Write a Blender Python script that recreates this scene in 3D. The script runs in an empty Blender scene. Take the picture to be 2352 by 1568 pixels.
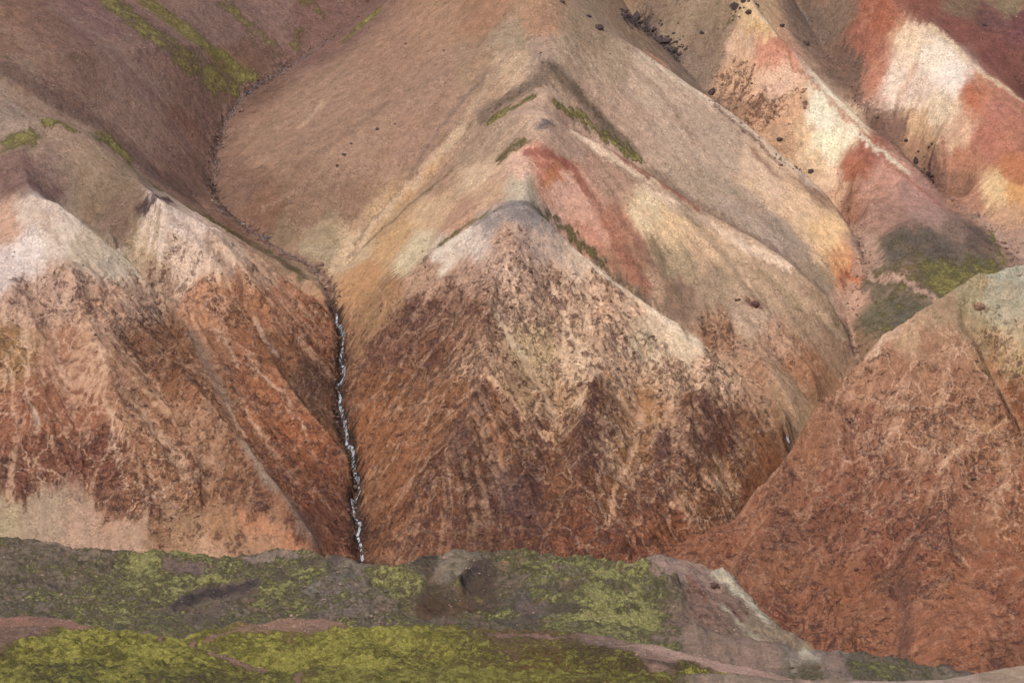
import bpy, math, random, time
import numpy as np
from math import radians, sin, cos, tan
from mathutils import Vector, Matrix
T0 = time.time()
rng = np.random.default_rng(7)
random.seed(7)
S = bpy.context.scene
COL = S.collection
f32 = np.float32

# ------------------------------------------------------------------ camera
PITCH = radians(14.0)
HFOV = radians(20.0)
cam_data = bpy.data.cameras.new('camera')
cam = bpy.data.objects.new('camera', cam_data)
COL.objects.link(cam)
cam_data.sensor_width = 36.0
cam_data.angle = HFOV
cam_data.clip_start = 1.0
cam_data.clip_end = 9000.0
cam.location = (0, 0, 0)
cam.rotation_euler = (radians(90) - PITCH, 0, 0)
S.camera = cam

# ------------------------------------------------------------------ light
SUN_EL, SUN_AZ = radians(52), radians(-158)      # azimuth from +Y (view direction) towards +X
w = bpy.data.worlds.new('World'); S.world = w; w.use_nodes = True
wn = w.node_tree.nodes; wl = w.node_tree.links
bg = wn['Background']
sky = wn.new('ShaderNodeTexSky'); sky.sky_type = 'NISHITA'; sky.sun_disc = False
sky.sun_elevation = SUN_EL; sky.sun_rotation = SUN_AZ
sky.air_density = 1.0; sky.dust_density = 5.0; sky.ozone_density = 0.6
wl.new(sky.outputs[0], bg.inputs[0]); bg.inputs[1].default_value = 0.115
sd = bpy.data.lights.new('sun', 'SUN'); sd.energy = 1.5; sd.angle = radians(20); sd.color = (1.0, 0.97, 0.93)
so = bpy.data.objects.new('sun', sd); COL.objects.link(so)
sv = Vector((sin(SUN_AZ) * cos(SUN_EL), cos(SUN_AZ) * cos(SUN_EL), sin(SUN_EL)))
so.rotation_euler = sv.to_track_quat('Z', 'Y').to_euler(); so.location = sv * 300
S.view_settings.view_transform = 'Standard'; S.view_settings.look = 'None'
S.view_settings.gamma = 1.0; S.view_settings.use_curve_mapping = False
S.view_settings.exposure = 0.42
GAIN = 0.80          # albedo = linear(display colour) * GAIN

# ------------------------------------------------------------------ survey helpers
F = 1176.0 / tan(HFOV / 2)
CP, SP = cos(PITCH), sin(PITCH)
def ray(u, v):
    a = (u - 1176.0) / F; b = (784.0 - v) / F
    return a, CP + b * SP, -SP + b * CP
def pt(u, v, Y):
    x, y, z = ray(u, v)
    return (x / y * Y, Y, z / y * Y)
def lin(c):
    c = np.asarray(c, float) / 255.0
    c = np.where(c <= 0.04045, c / 12.92, ((c + 0.055) / 1.055) ** 2.4)
    l = c @ np.array((0.3, 0.55, 0.15))
    return l + (c - l) * (0.86 if c[1] < c[0] else 0.78)

# ------------------------------------------------------------------ numpy noise
def _hash(ix, iy, seed):
    h = (ix.astype(np.int64) * 374761393 + iy.astype(np.int64) * 668265263 + seed * 974634777) & 0xffffffff
    h = ((h ^ (h >> 13)) * 1274126177) & 0xffffffff
    h = h ^ (h >> 16)
    return (h & 0xffff).astype(f32) / f32(65535.0)
def vnoise(x, y, seed=0):
    ix = np.floor(x); iy = np.floor(y); fx = (x - ix).astype(f32); fy = (y - iy).astype(f32)
    fx = fx * fx * fx * (fx * (fx * 6 - 15) + 10); fy = fy * fy * fy * (fy * (fy * 6 - 15) + 10)
    ix = ix.astype(np.int64); iy = iy.astype(np.int64)
    a = _hash(ix, iy, seed); b = _hash(ix + 1, iy, seed); c = _hash(ix, iy + 1, seed); d = _hash(ix + 1, iy + 1, seed)
    return (a + (b - a) * fx) * (1 - fy) + (c + (d - c) * fx) * fy
def fbm(x, y, size, octs=4, seed=0, gain=0.5, ridged=False):
    out = np.zeros(np.shape(x), f32); amp = 1.0; tot = 0.0; k = 1.0 / size
    c, s = cos(0.6), sin(0.6)
    X, Y = x * k, y * k
    for o in range(octs):
        n = vnoise(X, Y, seed + o * 17) * 2 - 1
        if ridged: n = 1 - 2 * np.abs(n)
        out += amp * n; tot += amp; amp *= gain
        X, Y = (c * X - s * Y) * 2.03 + 11.3, (s * X + c * Y) * 2.03 - 7.1
    return out / tot
def bil(A, i, j):
    """sample A[j,i] at float indices"""
    ny, nx = A.shape[:2]
    i = np.clip(i, 0, nx - 1.001); j = np.clip(j, 0, ny - 1.001)
    i0 = i.astype(np.int32); j0 = j.astype(np.int32)
    fi = (i - i0).astype(f32); fj = (j - j0).astype(f32)
    if A.ndim == 3: fi = fi[..., None]; fj = fj[..., None]
    a = A[j0, i0]; b = A[j0, i0 + 1]; c = A[j0 + 1, i0]; d = A[j0 + 1, i0 + 1]
    return (a * (1 - fi) + b * fi) * (1 - fj) + (c * (1 - fi) + d * fi) * fj
def resample(A, ny, nx):
    j, i = np.meshgrid(np.linspace(0, A.shape[0] - 1, ny), np.linspace(0, A.shape[1] - 1, nx), indexing='ij')
    return bil(A, i, j)
def blur(A, n):
    for _ in range(n):
        P = np.pad(A, ((1, 1), (0, 0)), mode='edge'); A = 0.25 * P[:-2] + 0.5 * P[1:-1] + 0.25 * P[2:]
        P = np.pad(A, ((0, 0), (1, 1)), mode='edge'); A = 0.25 * P[:, :-2] + 0.5 * P[:, 1:-1] + 0.25 * P[:, 2:]
    return A
def sstep(a, b, x):
    t = np.clip((x - a) / (b - a), 0, 1); return t * t * (3 - 2 * t)

EDGE = {k: 1 for k in ((1320,300),(1290,262),(1310,570),(1480,115),(205,530),(1748,32),(1775,80),(1905,255),(1995,335),(1090,520),(620,850),(100,262),(1640,1322),(1340,330))}
EDGE.update({k: -1 for k in ((1485,394),(1270,160),(1270,232),(1220,470),(1160,470),(1262,150),(1225,222),(470,500))})
# ------------------------------------------------------------------ terrain builder
class Terrain:
    """A height field over a fan-shaped plan grid; ridge and valley lines are surveyed, the skin is relaxed between them."""
    def __init__(self, u0, u1, rows, nx, lines, solve=2, smooth=3):
        self.s = np.linspace((u0 - 1176) / F, (u1 - 1176) / F, nx)
        ys = []
        for (a, b, st) in rows: ys += list(np.arange(a, b, st))
        ys.append(rows[-1][1]); self.Y = np.array(ys)
        self.nx, self.ny = nx, len(ys)
        z = None
        for div in (16, 8, 4, 2, 1):
            my, mx = max(12, self.ny // div), max(12, nx // div)
            jj = np.linspace(0, self.ny - 1, my); yv = np.interp(jj, np.arange(self.ny), self.Y)
            sv_ = np.linspace(self.s[0], self.s[-1], mx)
            acc = np.zeros((my, mx)); cnt = np.zeros((my, mx))
            for L in lines:
                P = [pt(*p[:3]) if len(p) == 3 else (pt(*p[:3])[0] , p[2], pt(*p[:3])[2] + p[3]) for p in L]
                for k in range(len(P) - 1):
                    a, b = np.array(P[k]), np.array(P[k + 1])
                    n = 400
                    t = np.linspace(0, 1, n)[:, None]; q = a + (b - a) * t
                    sj = np.interp(q[:, 1], yv, np.arange(my)); si = (q[:, 0] / q[:, 1] - sv_[0]) / (sv_[1] - sv_[0])
                    J = np.rint(sj).astype(int); I = np.rint(si).astype(int)
                    ok = (I >= 0) & (I < mx) & (q[:, 1] >= yv[0]) & (q[:, 1] <= yv[-1])
                    J, I, q = J[ok], I[ok], q[ok]
                    zz = q[:, 2] / q[:, 1] * yv[J]
                    np.add.at(acc, (J, I), zz); np.add.at(cnt, (J, I), 1)
            fix = cnt > 0; val = np.where(fix, acc / np.maximum(cnt, 1), 0)
            if z is None: z = np.full((my, mx), val[fix].mean())
            else: z = resample(z, my, mx).astype(float)
            z[fix] = val[fix]
            z = z.astype(f32); val = val.astype(f32)
            for it in range({16: 600, 8: 500, 4: 300, 2: 150, 1: 50}[div]):
                P = np.pad(z, 1, mode='edge')
                z = 0.25 * (P[:-2, 1:-1] + P[2:, 1:-1] + P[1:-1, :-2] + P[1:-1, 2:])
                z[fix] = val[fix]
        z = blur(z, smooth)
        self.z = resample(z, self.ny, nx).astype(f32)
        self.z = blur(self.z, 1)
        self.base = self.z.copy()
        self.upd()
    comb = None; yw = 0.2
    def upd(self):
        self.X = (self.s[None, :] * self.Y[:, None]).astype(f32)
        self.YY = np.repeat(self.Y[:, None], self.nx, 1).astype(f32)
    def flow(self, z=None):
        z = self.base if z is None else z
        zj = np.gradient(z, self.Y, axis=0); zs = np.gradient(z, self.s, axis=1)
        zx = zs / self.YY; zy = zj - (self.s[None, :] / self.YY) * zs
        n = np.sqrt(zx ** 2 + zy ** 2) + 1e-4
        vx, vy = -zx / n, -zy / n
        si = (vx - self.s[None, :] * vy) / self.YY / (self.s[1] - self.s[0])
        dY = np.gradient(self.Y)[:, None]
        return si.astype(f32), (vy / dY).astype(f32), n
    def lic(self, size, length, step, seed, div=1, octs=2):
        """noise combed along the fall line"""
        fi, fj, _ = self.flow(blur(self.base, 4))
        nz = fbm(self.X, self.YY, size, octs, seed)
        if div > 1:
            J, I = np.meshgrid(np.arange(0, self.ny, div, dtype=f32), np.arange(0, self.nx, div, dtype=f32), indexing='ij')
        else:
            J, I = np.meshgrid(np.arange(self.ny, dtype=f32), np.arange(self.nx, dtype=f32), indexing='ij')
        out = np.zeros(J.shape, f32); wsum = 0
        n = int(length / step)
        for sg in (1, -1):
            i, j = I.copy(), J.copy()
            for k in range(n):
                i0 = np.clip(np.rint(i), 0, self.nx - 1).astype(np.int32); j0 = np.clip(np.rint(j), 0, self.ny - 1).astype(np.int32)
                w_ = 1 - k / n
                out += w_ * nz[j0, i0]; wsum += w_
                i = i + sg * step * fi[j0, i0]; j = j + sg * step * fj[j0, i0]
        out = out / wsum
        out = (out - out.mean()) / (out.std() + 1e-6)
        return resample(out, self.ny, self.nx) if div > 1 else out
    def hit(self, u, v):
        x, y, z = ray(u, v); t = z / y
        i = (x / y - self.s[0]) / (self.s[1] - self.s[0]); i = min(max(i, 0), self.nx - 1.01)
        i0 = int(i); fr = i - i0
        col = self.z[:, i0] * (1 - fr) + self.z[:, i0 + 1] * fr
        tt = col / self.Y
        k = np.nonzero(tt >= t)[0]
        if len(k) == 0: return None
        k = k[0]
        if k == 0: Yh = self.Y[0]
        else:
            a, b = tt[k - 1], tt[k]; q = (t - a) / (b - a + 1e-9); Yh = self.Y[k - 1] + q * (self.Y[k] - self.Y[k - 1])
        return np.array((x / y * Yh, Yh, t * Yh))
    def zat(self, x, y):
        i = (x / y - self.s[0]) / (self.s[1] - self.s[0]); j = np.interp(y, self.Y, np.arange(self.ny))
        return float(bil(self.z, np.array([i]), np.array([j]))[0])
    def paint(self, seeds, strokes, unit, warp=(6, 2.5), power=3.0):
        """pigment map, with some painted shade: weighted soil samples, then bands; distances measured on the ground"""
        d = 2
        X = self.X[::d, ::d]; Yv = self.YY[::d, ::d]; Z = self.z[::d, ::d]
        ch = 9    # rgb, alt rgb, crust, clot, moss
        num = np.zeros(X.shape + (ch,), f32); den = np.zeros(X.shape, f32)
        for sdd in seeds:
            u, v, rgb, cr, cl, ms = sdd[:6]; alt = sdd[6] if len(sdd) > 6 else None
            h = self.hit(u, v)
            if h is None: continue
            c = lin(rgb) * GAIN
            a = lin(alt) * GAIN if alt else c * np.array((0.74, 0.71, 0.70))
            vec = np.concatenate((c, a, (cr, cl, ms))).astype(f32)
            dd = ((X - h[0]) ** 2 + (Z - h[2]) ** 2 + self.yw * (Yv - h[1]) ** 2) / unit ** 2
            wt = 1.0 / (dd + 150.0) ** power
            num += wt[..., None] * vec; den += wt
        M = num / den[..., None]
        for st in strokes:
            pts, wd, rgb, cr, cl, ms, stg = st[:7]
            side = EDGE.get(pts[0], 0)
            if side:     # bands that run along a crest: keep to its near (1) or far (-1) side
                H = []
                for (pu, pv) in pts:
                    c = [self.hit(pu, pv + side * q) for q in (0, 4, 8, 12, 16)]; c = [h for h in c if h is not None]
                    if c:
                        ys = [h[1] for h in c]; best = min(ys) if side > 0 else max(ys)
                        far = [h for h in c if abs(h[1] - best) < 9]; H.append(far[0])
            else: H = [self.hit(*p) for p in pts]
            H = [h for h in H if h is not None]
            if not H: continue
            if len(H) == 1: H = H * 2
            best = np.full(X.shape, 1e9, f32)
            for a, b in zip(H[:-1], H[1:]):
                ab = b - a; ab2 = ab * np.array((1, self.yw, 1)); L = float((ab * ab2).sum()) + 1e-6
                t = np.clip(((X - a[0]) * ab2[0] + (Yv - a[1]) * ab2[1] + (Z - a[2]) * ab2[2]) / L, 0, 1)
                dd = (X - a[0] - t * ab[0]) ** 2 + (Z - a[2] - t * ab[2]) ** 2 + self.yw * (Yv - a[1] - t * ab[1]) ** 2
                best = np.minimum(best, dd)
            r = np.sqrt(best) / unit
            k = stg * (1 - sstep(wd * 0.35, wd * 1.35, r))
            if rgb is not None:
                c = lin(rgb) * GAIN
                vec = np.concatenate((c, c * np.array((0.74, 0.71, 0.70)), (cr, cl))).astype(f32)
                M[..., :8] += (vec - M[..., :8]) * k[..., None]
                M[..., 8] += (ms - M[..., 8]) * k
            else:
                M[..., 8] = np.maximum(M[..., 8], ms * k)
        J, I = np.meshgrid(np.arange(self.ny, dtype=f32), np.arange(self.nx, dtype=f32), indexing='ij')
        for amp, size, sd_ in ((warp[0], 9 * warp[0] * unit, 5), (warp[1], 7 * warp[1] * unit, 9), (warp[1] * .9, 2.2 * warp[1] * unit, 13)):
            wx = fbm(self.X, self.z * 1.0 + self.YY * 0.3, size, 3, 100 + sd_); wz = fbm(self.X, self.z + self.YY * 0.3, size, 3, 200 + sd_)
            I = I + wx * amp * unit / (self.YY * (self.s[1] - self.s[0])) * 2
            J = J + wz * amp * unit * 1.2 / np.gradient(self.Y)[:, None].astype(f32) * 1.5
        if self.comb is not None:
            fi, fj, _ = self.flow(blur(self.base, 4))
            I = I + fi * self.comb * 5.5 * unit; J = J + fj * self.comb * 5.5 * unit
        self.M = bil(M, I / d, J / d)
    def build(self, name, mat, streak, kind='structure', sand=None):
        nx, ny = self.nx, self.ny
        co = np.stack((self.X, self.YY, self.z), -1).reshape(-1, 3).astype(f32)
        me = bpy.data.meshes.new(name)
        idx = (np.arange(ny - 1)[:, None] * nx + np.arange(nx - 1)[None, :]).ravel().astype(np.int32)
        q = np.stack((idx, idx + 1, idx + nx + 1, idx + nx), 1).ravel()
        nf = len(idx)
        me.vertices.add(nx * ny); me.vertices.foreach_set('co', co.ravel())
        me.loops.add(nf * 4); me.loops.foreach_set('vertex_index', q)
        me.polygons.add(nf); me.polygons.foreach_set('loop_start', np.arange(0, nf * 4, 4, dtype=np.int32))
        me.polygons.foreach_set('use_smooth', np.ones(nf, bool))
        me.update(calc_edges=True)
        M = self.M.reshape(-1, 9)
        one = np.ones((len(M), 1), f32)
        for nm, arr in (('Ground', np.concatenate((M[:, 0:3], one), 1)), ('Ground2', np.concatenate((M[:, 3:6], one), 1)),
                        ('Cover', np.concatenate((M[:, 6:9], streak.reshape(-1, 1)), 1))):
            at = me.attributes.new(nm, 'FLOAT_COLOR', 'POINT'); at.data.foreach_set('color', np.ascontiguousarray(arr, dtype=f32).ravel())
        at = me.attributes.new('Sand', 'FLOAT', 'POINT')
        at.data.foreach_set('value', (np.zeros(nx * ny, f32) if sand is None else sand.ravel().astype(f32)))
        me.materials.append(mat)
        ob = bpy.data.objects.new(name, me); COL.objects.link(ob); ob['kind'] = kind
        self.ob = ob
        return ob

# ------------------------------------------------------------------ materials
class NT:
    def __init__(self, name):
        self.m = bpy.data.materials.new(name); self.m.use_nodes = True
        self.t = self.m.node_tree; self.n = self.t.nodes; self.l = self.t.links
        self.b = self.n['Principled BSDF']; self.b.inputs['Roughness'].default_value = 0.95
        self.b.inputs['Specular IOR Level'].default_value = 0.15
        g = self.n.new('ShaderNodeNewGeometry'); self.pos = g.outputs['Position']
    def set(self, inp, v):
        if hasattr(v, 'is_output') or isinstance(v, bpy.types.NodeSocket): self.l.new(v, inp)
        else:
            if isinstance(v, (tuple, list)) and len(inp.default_value) == 4 and len(v) == 3: v = tuple(v) + (1,)
            inp.default_value = v
    def attr(self, nm):
        a = self.n.new('ShaderNodeAttribute'); a.attribute_name = nm; return a
    def math(self, op, a, b=0.0, c=0.0, clamp=False):
        x = self.n.new('ShaderNodeMath'); x.operation = op; x.use_clamp = clamp
        self.set(x.inputs[0], a); self.set(x.inputs[1], b); self.set(x.inputs[2], c); return x.outputs[0]
    def mapr(self, v, a, b, c=0.0, d=1.0, smooth=True):
        x = self.n.new('ShaderNodeMapRange'); x.interpolation_type = 'SMOOTHSTEP' if smooth else 'LINEAR'
        self.set(x.inputs['Value'], v)
        for k, q in zip(('From Min', 'From Max', 'To Min', 'To Max'), (a, b, c, d)): self.set(x.inputs[k], q)
        return x.outputs[0]
    def mix(self, f, a, b, mode='MIX'):
        x = self.n.new('ShaderNodeMix'); x.data_type = 'RGBA'; x.blend_type = mode
        self.set(x.inputs[0], f); self.set(x.inputs[6], a); self.set(x.inputs[7], b); return x.outputs[2]
    def scale(self, v, s):
        x = self.n.new('ShaderNodeMapping'); x.vector_type = 'POINT'; self.l.new(v, x.inputs[0]); x.inputs['Scale'].default_value = s
        return x.outputs[0]
    def noise(self, vec, scale, detail=4, rough=0.55, dist=0.0, color=False):
        x = self.n.new('ShaderNodeTexNoise'); self.l.new(vec, x.inputs['Vector'])
        x.inputs['Scale'].default_value = scale; x.inputs['Detail'].default_value = detail
        x.inputs['Roughness'].default_value = rough; x.inputs['Distortion'].default_value = dist
        return x.outputs['Color' if color else 'Fac']
    def voro(self, vec, scale, feat='DISTANCE_TO_EDGE', rnd=1.0):
        x = self.n.new('ShaderNodeTexVoronoi'); x.feature = feat; self.l.new(vec, x.inputs['Vector'])
        x.inputs['Scale'].default_value = scale; x.inputs['Randomness'].default_value = rnd
        return x.outputs['Distance']
    def warp(self, vec, scale, amp):
        n = self.noise(vec, scale, 3, 0.6, color=True)
        s = self.n.new('ShaderNodeVectorMath'); s.operation = 'SUBTRACT'; self.l.new(n, s.inputs[0]); s.inputs[1].default_value = (.5, .5, .5)
        m = self.n.new('ShaderNodeVectorMath'); m.operation = 'MULTIPLY_ADD'; self.l.new(s.outputs[0], m.inputs[0])
        m.inputs[1].default_value = (amp,) * 3; self.l.new(vec, m.inputs[2]); return m.outputs[0]

def ground_mat(name, m=1.0, moss=((142, 130, 66), (100, 92, 54), (168, 158, 82)), mscale=0.5, bump=0.95, lichen=0.0, vein=1.0, soft=(-0.06, 0.09)):
    """m = size of the grain in metres per picture element"""
    N = NT(name)
    A, B, Cc = N.attr('Ground'), N.attr('Ground2'), N.attr('Cover')
    sep = N.n.new('ShaderNodeSeparateColor'); N.l.new(Cc.outputs['Color'], sep.inputs[0])
    crust, clot, mossd = sep.outputs[0], sep.outputs[1], sep.outputs[2]; streak = Cc.outputs['Alpha']
    P = N.pos
    n_big = N.noise(P, 0.045 / m, 5, 0.6)
    n_mid = N.noise(P, 0.28 / m, 5, 0.65)
    n_fine = N.noise(P, 1.3 / m, 3, 0.7)
    # soil: two pigments combed along the fall line and mottled
    f = N.math('ADD', N.math('MULTIPLY', streak, 0.30), N.math('MULTIPLY', n_mid, 0.75))
    f = N.math('ADD', f, N.math('MULTIPLY', n_big, 0.5))
    f = N.mapr(f, 0.62, 1.05)
    f2 = N.mapr(N.noise(P, 0.75 / m, 4, 0.7), 0.42, 0.6); f = N.math('ADD', N.math('MULTIPLY', f, 0.6), N.math('MULTIPLY', f2, 0.4))
    col = N.mix(N.math('MULTIPLY', f, 0.9), A.outputs['Color'], B.outputs['Color'])
    # pebbly grain
    gf = N.mapr(n_fine, 0.36, 0.64, 0.64, 1.36, False); gf = N.math('ADD', 1.0, N.math('MULTIPLY', N.math('SUBTRACT', gf, 1.0), N.mapr(N.noise(P, 0.17 / m, 3, 0.6), 0.35, 0.62, 0.25, 1.0)))
    g = N.math('MULTIPLY', gf, N.mapr(n_mid, 0.37, 0.63, 0.80, 1.20, False))
    g = N.math('MULTIPLY', g, N.mapr(n_big, 0.35, 0.65, 0.93, 1.10, False))
    gm = N.n.new('ShaderNodeVectorMath'); gm.operation = 'SCALE'; N.l.new(col, gm.inputs[0]); N.l.new(g, gm.inputs['Scale'])
    col = gm.outputs[0]
    hue = N.noise(P, 0.11 / m, 4, 0.6, color=False)
    col = N.mix(N.mapr(hue, 0.5, 0.72, 0, 0.12), col, tuple(lin((190, 130, 88)) * GAIN))
    speck = N.mapr(N.noise(P, 3.2 / m, 2, 0.6), 0.66, 0.74)
    col = N.mix(N.math('MULTIPLY', speck, 0.35), col, tuple(lin((214, 182, 158)) * GAIN))
    # crust: dark clots in a net of pale veins
    Pw = N.warp(N.warp(P, 0.10 / m, 12.0 * m), 0.6 / m, 2.6 * m)
    Pv = N.scale(Pw, (1.0, 0.7, 0.55))
    v1 = N.mapr(N.voro(Pv, 0.085 / m), 0.0, 0.05, 1, 0)
    v2 = N.mapr(N.voro(Pv, 0.24 / m), 0.0, 0.075, 1, 0)
    v3 = N.mapr(N.voro(Pv, 0.65 / m), 0.0, 0.12, 1, 0)
    patch = N.mapr(N.noise(P, 0.06 / m, 3, 0.6), 0.38, 0.6)
    patch2 = N.mapr(N.noise(N.scale(P, (1, 1, .6)), 0.16 / m, 3, 0.6), 0.42, 0.6)
    vv = N.math('MAXIMUM', N.math('MULTIPLY', v1, 0.9), N.math('MULTIPLY', N.math('MULTIPLY', v2, patch), 0.85))
    vv = N.math('MAXIMUM', vv, N.math('MULTIPLY', N.math('MULTIPLY', v3, patch2), 0.35))
    vv = N.math('MULTIPLY', vv, N.mapr(n_fine, 0.35, 0.55, 0.3, 1.0)); vv = N.math('MULTIPLY', vv, N.mapr(n_mid, 0.38, 0.55, 0.45, 1.0))
    sand = N.attr('Sand').outputs['Fac']
    cn = N.noise(Pw, 0.30 / m, 5, 0.68)
    cn2 = N.noise(Pw, 0.85 / m, 4, 0.7)
    thr = N.mapr(clot, 0, 1, 0.72, 0.44, False)
    c1 = N.mapr(N.math('SUBTRACT', cn, thr), 0.0, 0.07)
    c2 = N.mapr(N.math('SUBTRACT', cn2, N.math('ADD', thr, 0.045)), 0.0, 0.06)
    cc = N.math('MAXIMUM', c1, N.math('MULTIPLY', c2, 0.9))
    cc = N.math('MULTIPLY', cc, N.math('MINIMUM', N.math('MULTIPLY', clot, 4.0), 1.0))
    sandm = N.math('MULTIPLY', sand, N.mapr(n_mid, 0.36, 0.56)); cc = N.math('MULTIPLY', cc, N.math('SUBTRACT', 1.0, N.math('MULTIPLY', sandm, 0.7)))
    bl = N.voro(N.scale(N.warp(P, 0.8 / m, 1.3 * m), (1, .8, .8)), 0.40 / m, 'F1')
    bl2 = N.voro(N.scale(N.warp(P, 1.6 / m, .8 * m), (1, .8, .8)), 0.95 / m, 'F1')
    sel = N.mapr(N.math('ADD', N.noise(P, 0.06 / m, 6, 0.72), N.math('MULTIPLY', clot, 0.28)), 0.62, 0.74)
    bb = N.math('MAXIMUM', N.mapr(bl, 0.46, 0.30), N.math('MULTIPLY', N.mapr(bl2, 0.44, 0.28), 0.8))
    bb = N.math('MULTIPLY', bb, sel); bb = N.math('MULTIPLY', bb, N.mapr(n_fine, 0.3, 0.55, 0.35, 1.0))
    cc = N.math('MAXIMUM', cc, N.math('MULTIPLY', bb, N.math('MINIMUM', N.math('MULTIPLY', clot, 4.0), 1.0)))
    dark = N.mix(N.mapr(n_mid, 0.4, 0.6), tuple(lin((80, 56, 56)) * GAIN), tuple(lin((108, 66, 52)) * GAIN))
    col = N.mix(N.math('MULTIPLY', cc, 0.8), col, dark)
    col = N.mix(N.math('MULTIPLY', N.math('MULTIPLY', vv, crust), 0.9 * vein), col, tuple(lin((224, 184, 150)) * GAIN))
    col = N.mix(N.math('MULTIPLY', sandm, 0.7), col, tuple(lin((200, 160, 126)) * GAIN))
    # moss: patchy cushions
    mn = N.math('ADD', N.math('MULTIPLY', N.noise(P, 0.42 * mscale / m, 7, 0.74), 0.7), N.math('MULTIPLY', N.noise(P, 2.2 * mscale / m, 3, 0.7), 0.3))
    mthr = N.math('ADD', N.mapr(mossd, 0, 1, 0.70, 0.36, False), N.mapr(N.noise(P, 0.07 * mscale / m, 4, 0.6), 0.3, 0.7, -0.07, 0.07, False))
    mm = N.mapr(N.math('SUBTRACT', mn, mthr), *soft)
    mm = N.math('MULTIPLY', mm, N.math('MINIMUM', N.math('MULTIPLY', mossd, 6.0), 1.0))
    tint = N.noise(P, 1.5 * mscale / m, 6, 0.72)
    mcol = N.mix(N.mapr(tint, 0.32, 0.52), tuple(lin(moss[1]) * GAIN), tuple(lin(moss[0]) * GAIN))
    mcol = N.mix(N.mapr(tint, 0.54, 0.66), mcol, tuple(lin(moss[2]) * GAIN))
    if lichen > 0:
        ln = N.math('MULTIPLY', N.mapr(N.noise(P, 2.6 / m, 3, 0.75), 0.60, 0.68), N.mapr(N.noise(P, 0.12 / m, 3, 0.6), 0.5, 0.62))
        mcol = N.mix(N.math('MULTIPLY', ln, lichen), mcol, tuple(lin((168, 168, 164)) * GAIN))
    fz = N.math('MULTIPLY', N.mapr(N.noise(P, 2.6 * mscale / m, 4, 0.75), 0.32, 0.68, 0.62, 1.38, False), N.mapr(N.noise(P, 0.5 * mscale / m, 4, 0.7), 0.35, 0.65, 0.80, 1.20, False))
    sc = N.n.new('ShaderNodeVectorMath'); sc.operation = 'SCALE'; N.l.new(mcol, sc.inputs[0]); N.l.new(fz, sc.inputs['Scale'])
    col = N.mix(N.math('MULTIPLY', mm, 0.9), col, sc.outputs[0])
    N.l.new(col, N.b.inputs['Base Color'])
    # relief
    h = N.math('ADD', N.math('MULTIPLY', n_mid, 0.9), N.math('MULTIPLY', n_fine, 0.16))
    h = N.math('ADD', h, N.math('MULTIPLY', cc, 0.35))
    h = N.math('ADD', h, N.math('MULTIPLY', N.math('MULTIPLY', mm, tint), 1.0))
    bp = N.n.new('ShaderNodeBump'); bp.inputs['Strength'].default_value = bump; bp.inputs['Distance'].default_value = 1.2 * m
    N.l.new(h, bp.inputs['Height']); N.l.new(bp.outputs[0], N.b.inputs['Normal'])
    return N.m

def rock_mat(name, rgb, rgb2, scale=1.5):
    N = NT(name)
    f = N.mapr(N.noise(N.pos, scale, 5, 0.7), 0.4, 0.62)
    oi = N.n.new('ShaderNodeObjectInfo')
    col = N.mix(f, tuple(lin(rgb) * GAIN), tuple(lin(rgb2) * GAIN))
    N.l.new(col, N.b.inputs['Base Color'])
    bp = N.n.new('ShaderNodeBump'); bp.inputs['Strength'].default_value = 0.8; bp.inputs['Distance'].default_value = 0.5
    N.l.new(N.noise(N.pos, scale * 1.5, 5, 0.7), bp.inputs['Height']); N.l.new(bp.outputs[0], N.b.inputs['Normal'])
    return N.m

MOUNT = ground_mat('mountain_soil', 1.0)
REDM = ground_mat('red_hill_soil', 0.85, vein=0.75)
MOSSY = ground_mat('mossy_hill_soil', 0.5, ((164, 158, 88), (116, 110, 76), (202, 194, 116)), 0.8, 1.1, 1.0, 1.0, (-0.03, 0.06))
NEARM = ground_mat('near_moss_soil', 0.3, ((164, 156, 58), (124, 114, 52), (192, 182, 74)), 0.7, 1.0, 0.4)

# ================================================================== THE MOUNTAIN
stream_L = [(832, 1300, 903), (815, 1170, 930), (815, 1100, 947), (793, 1010, 968), (778, 950, 983), (785, 860, 1005), (782, 790, 1024), (768, 700, 1048),
            (745, 645, 1064), (690, 600, 1077), (610, 555, 1091), (560, 520, 1100), (515, 480, 1112), (492, 430, 1129),
            (495, 370, 1147), (515, 290, 1174), (545, 240, 1191), (600, 195, 1208), (680, 145, 1226), (760, 85, 1247), (830, 25, 1269), (860, 0, 1280), (900, -60, 1305)]
gully_1 = [(1945, 648, 1100), (1986, 604, 1107), (1972, 550, 1122), (1932, 482, 1145), (1800, 375, 1172), (1640, 235, 1214), (1560, 140, 1240), (1460, 50, 1268), (1400, -40, 1300)]
gully_2 = [(2352, 610, 1100), (2300, 560, 1117), (2240, 500, 1138), (2110, 385, 1174), (2030, 300, 1200), (1960, 205, 1229), (1900, 120, 1256), (1830, 10, 1292), (1800, -60, 1320)]
valley_R = [(1700, 1230, 930), (1790, 1110, 962), (1832, 1028, 985), (1885, 925, 1012), (1965, 830, 1042), (1950, 740, 1072), (1945, 640, 1102)]
def hid(L, dY, dz, du=6): return [(p[0] + du, p[1], p[2] + dY, -dz) for p in L]
rib1R = [(1205, 458, 1017), (1260, 500, 1016), (1310, 565, 1015), (1420, 650, 1010), (1500, 705, 1006), (1600, 778, 1000), (1700, 850, 992), (1790, 928, 985), (1815, 985, 983)]
rib1L = [(1195, 456, 1017), (1130, 482, 1018), (1060, 530, 1017), (1000, 575, 1016), (880, 690, 1013), (815, 780, 1016)]
rib2R = [(1242, 240, 1081), (1300, 288, 1083), (1400, 340, 1082), (1480, 392, 1080), (1560, 445, 1078), (1640, 500, 1075), (1800, 590, 1065), (1900, 680, 1055), (1950, 770, 1046)]
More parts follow.
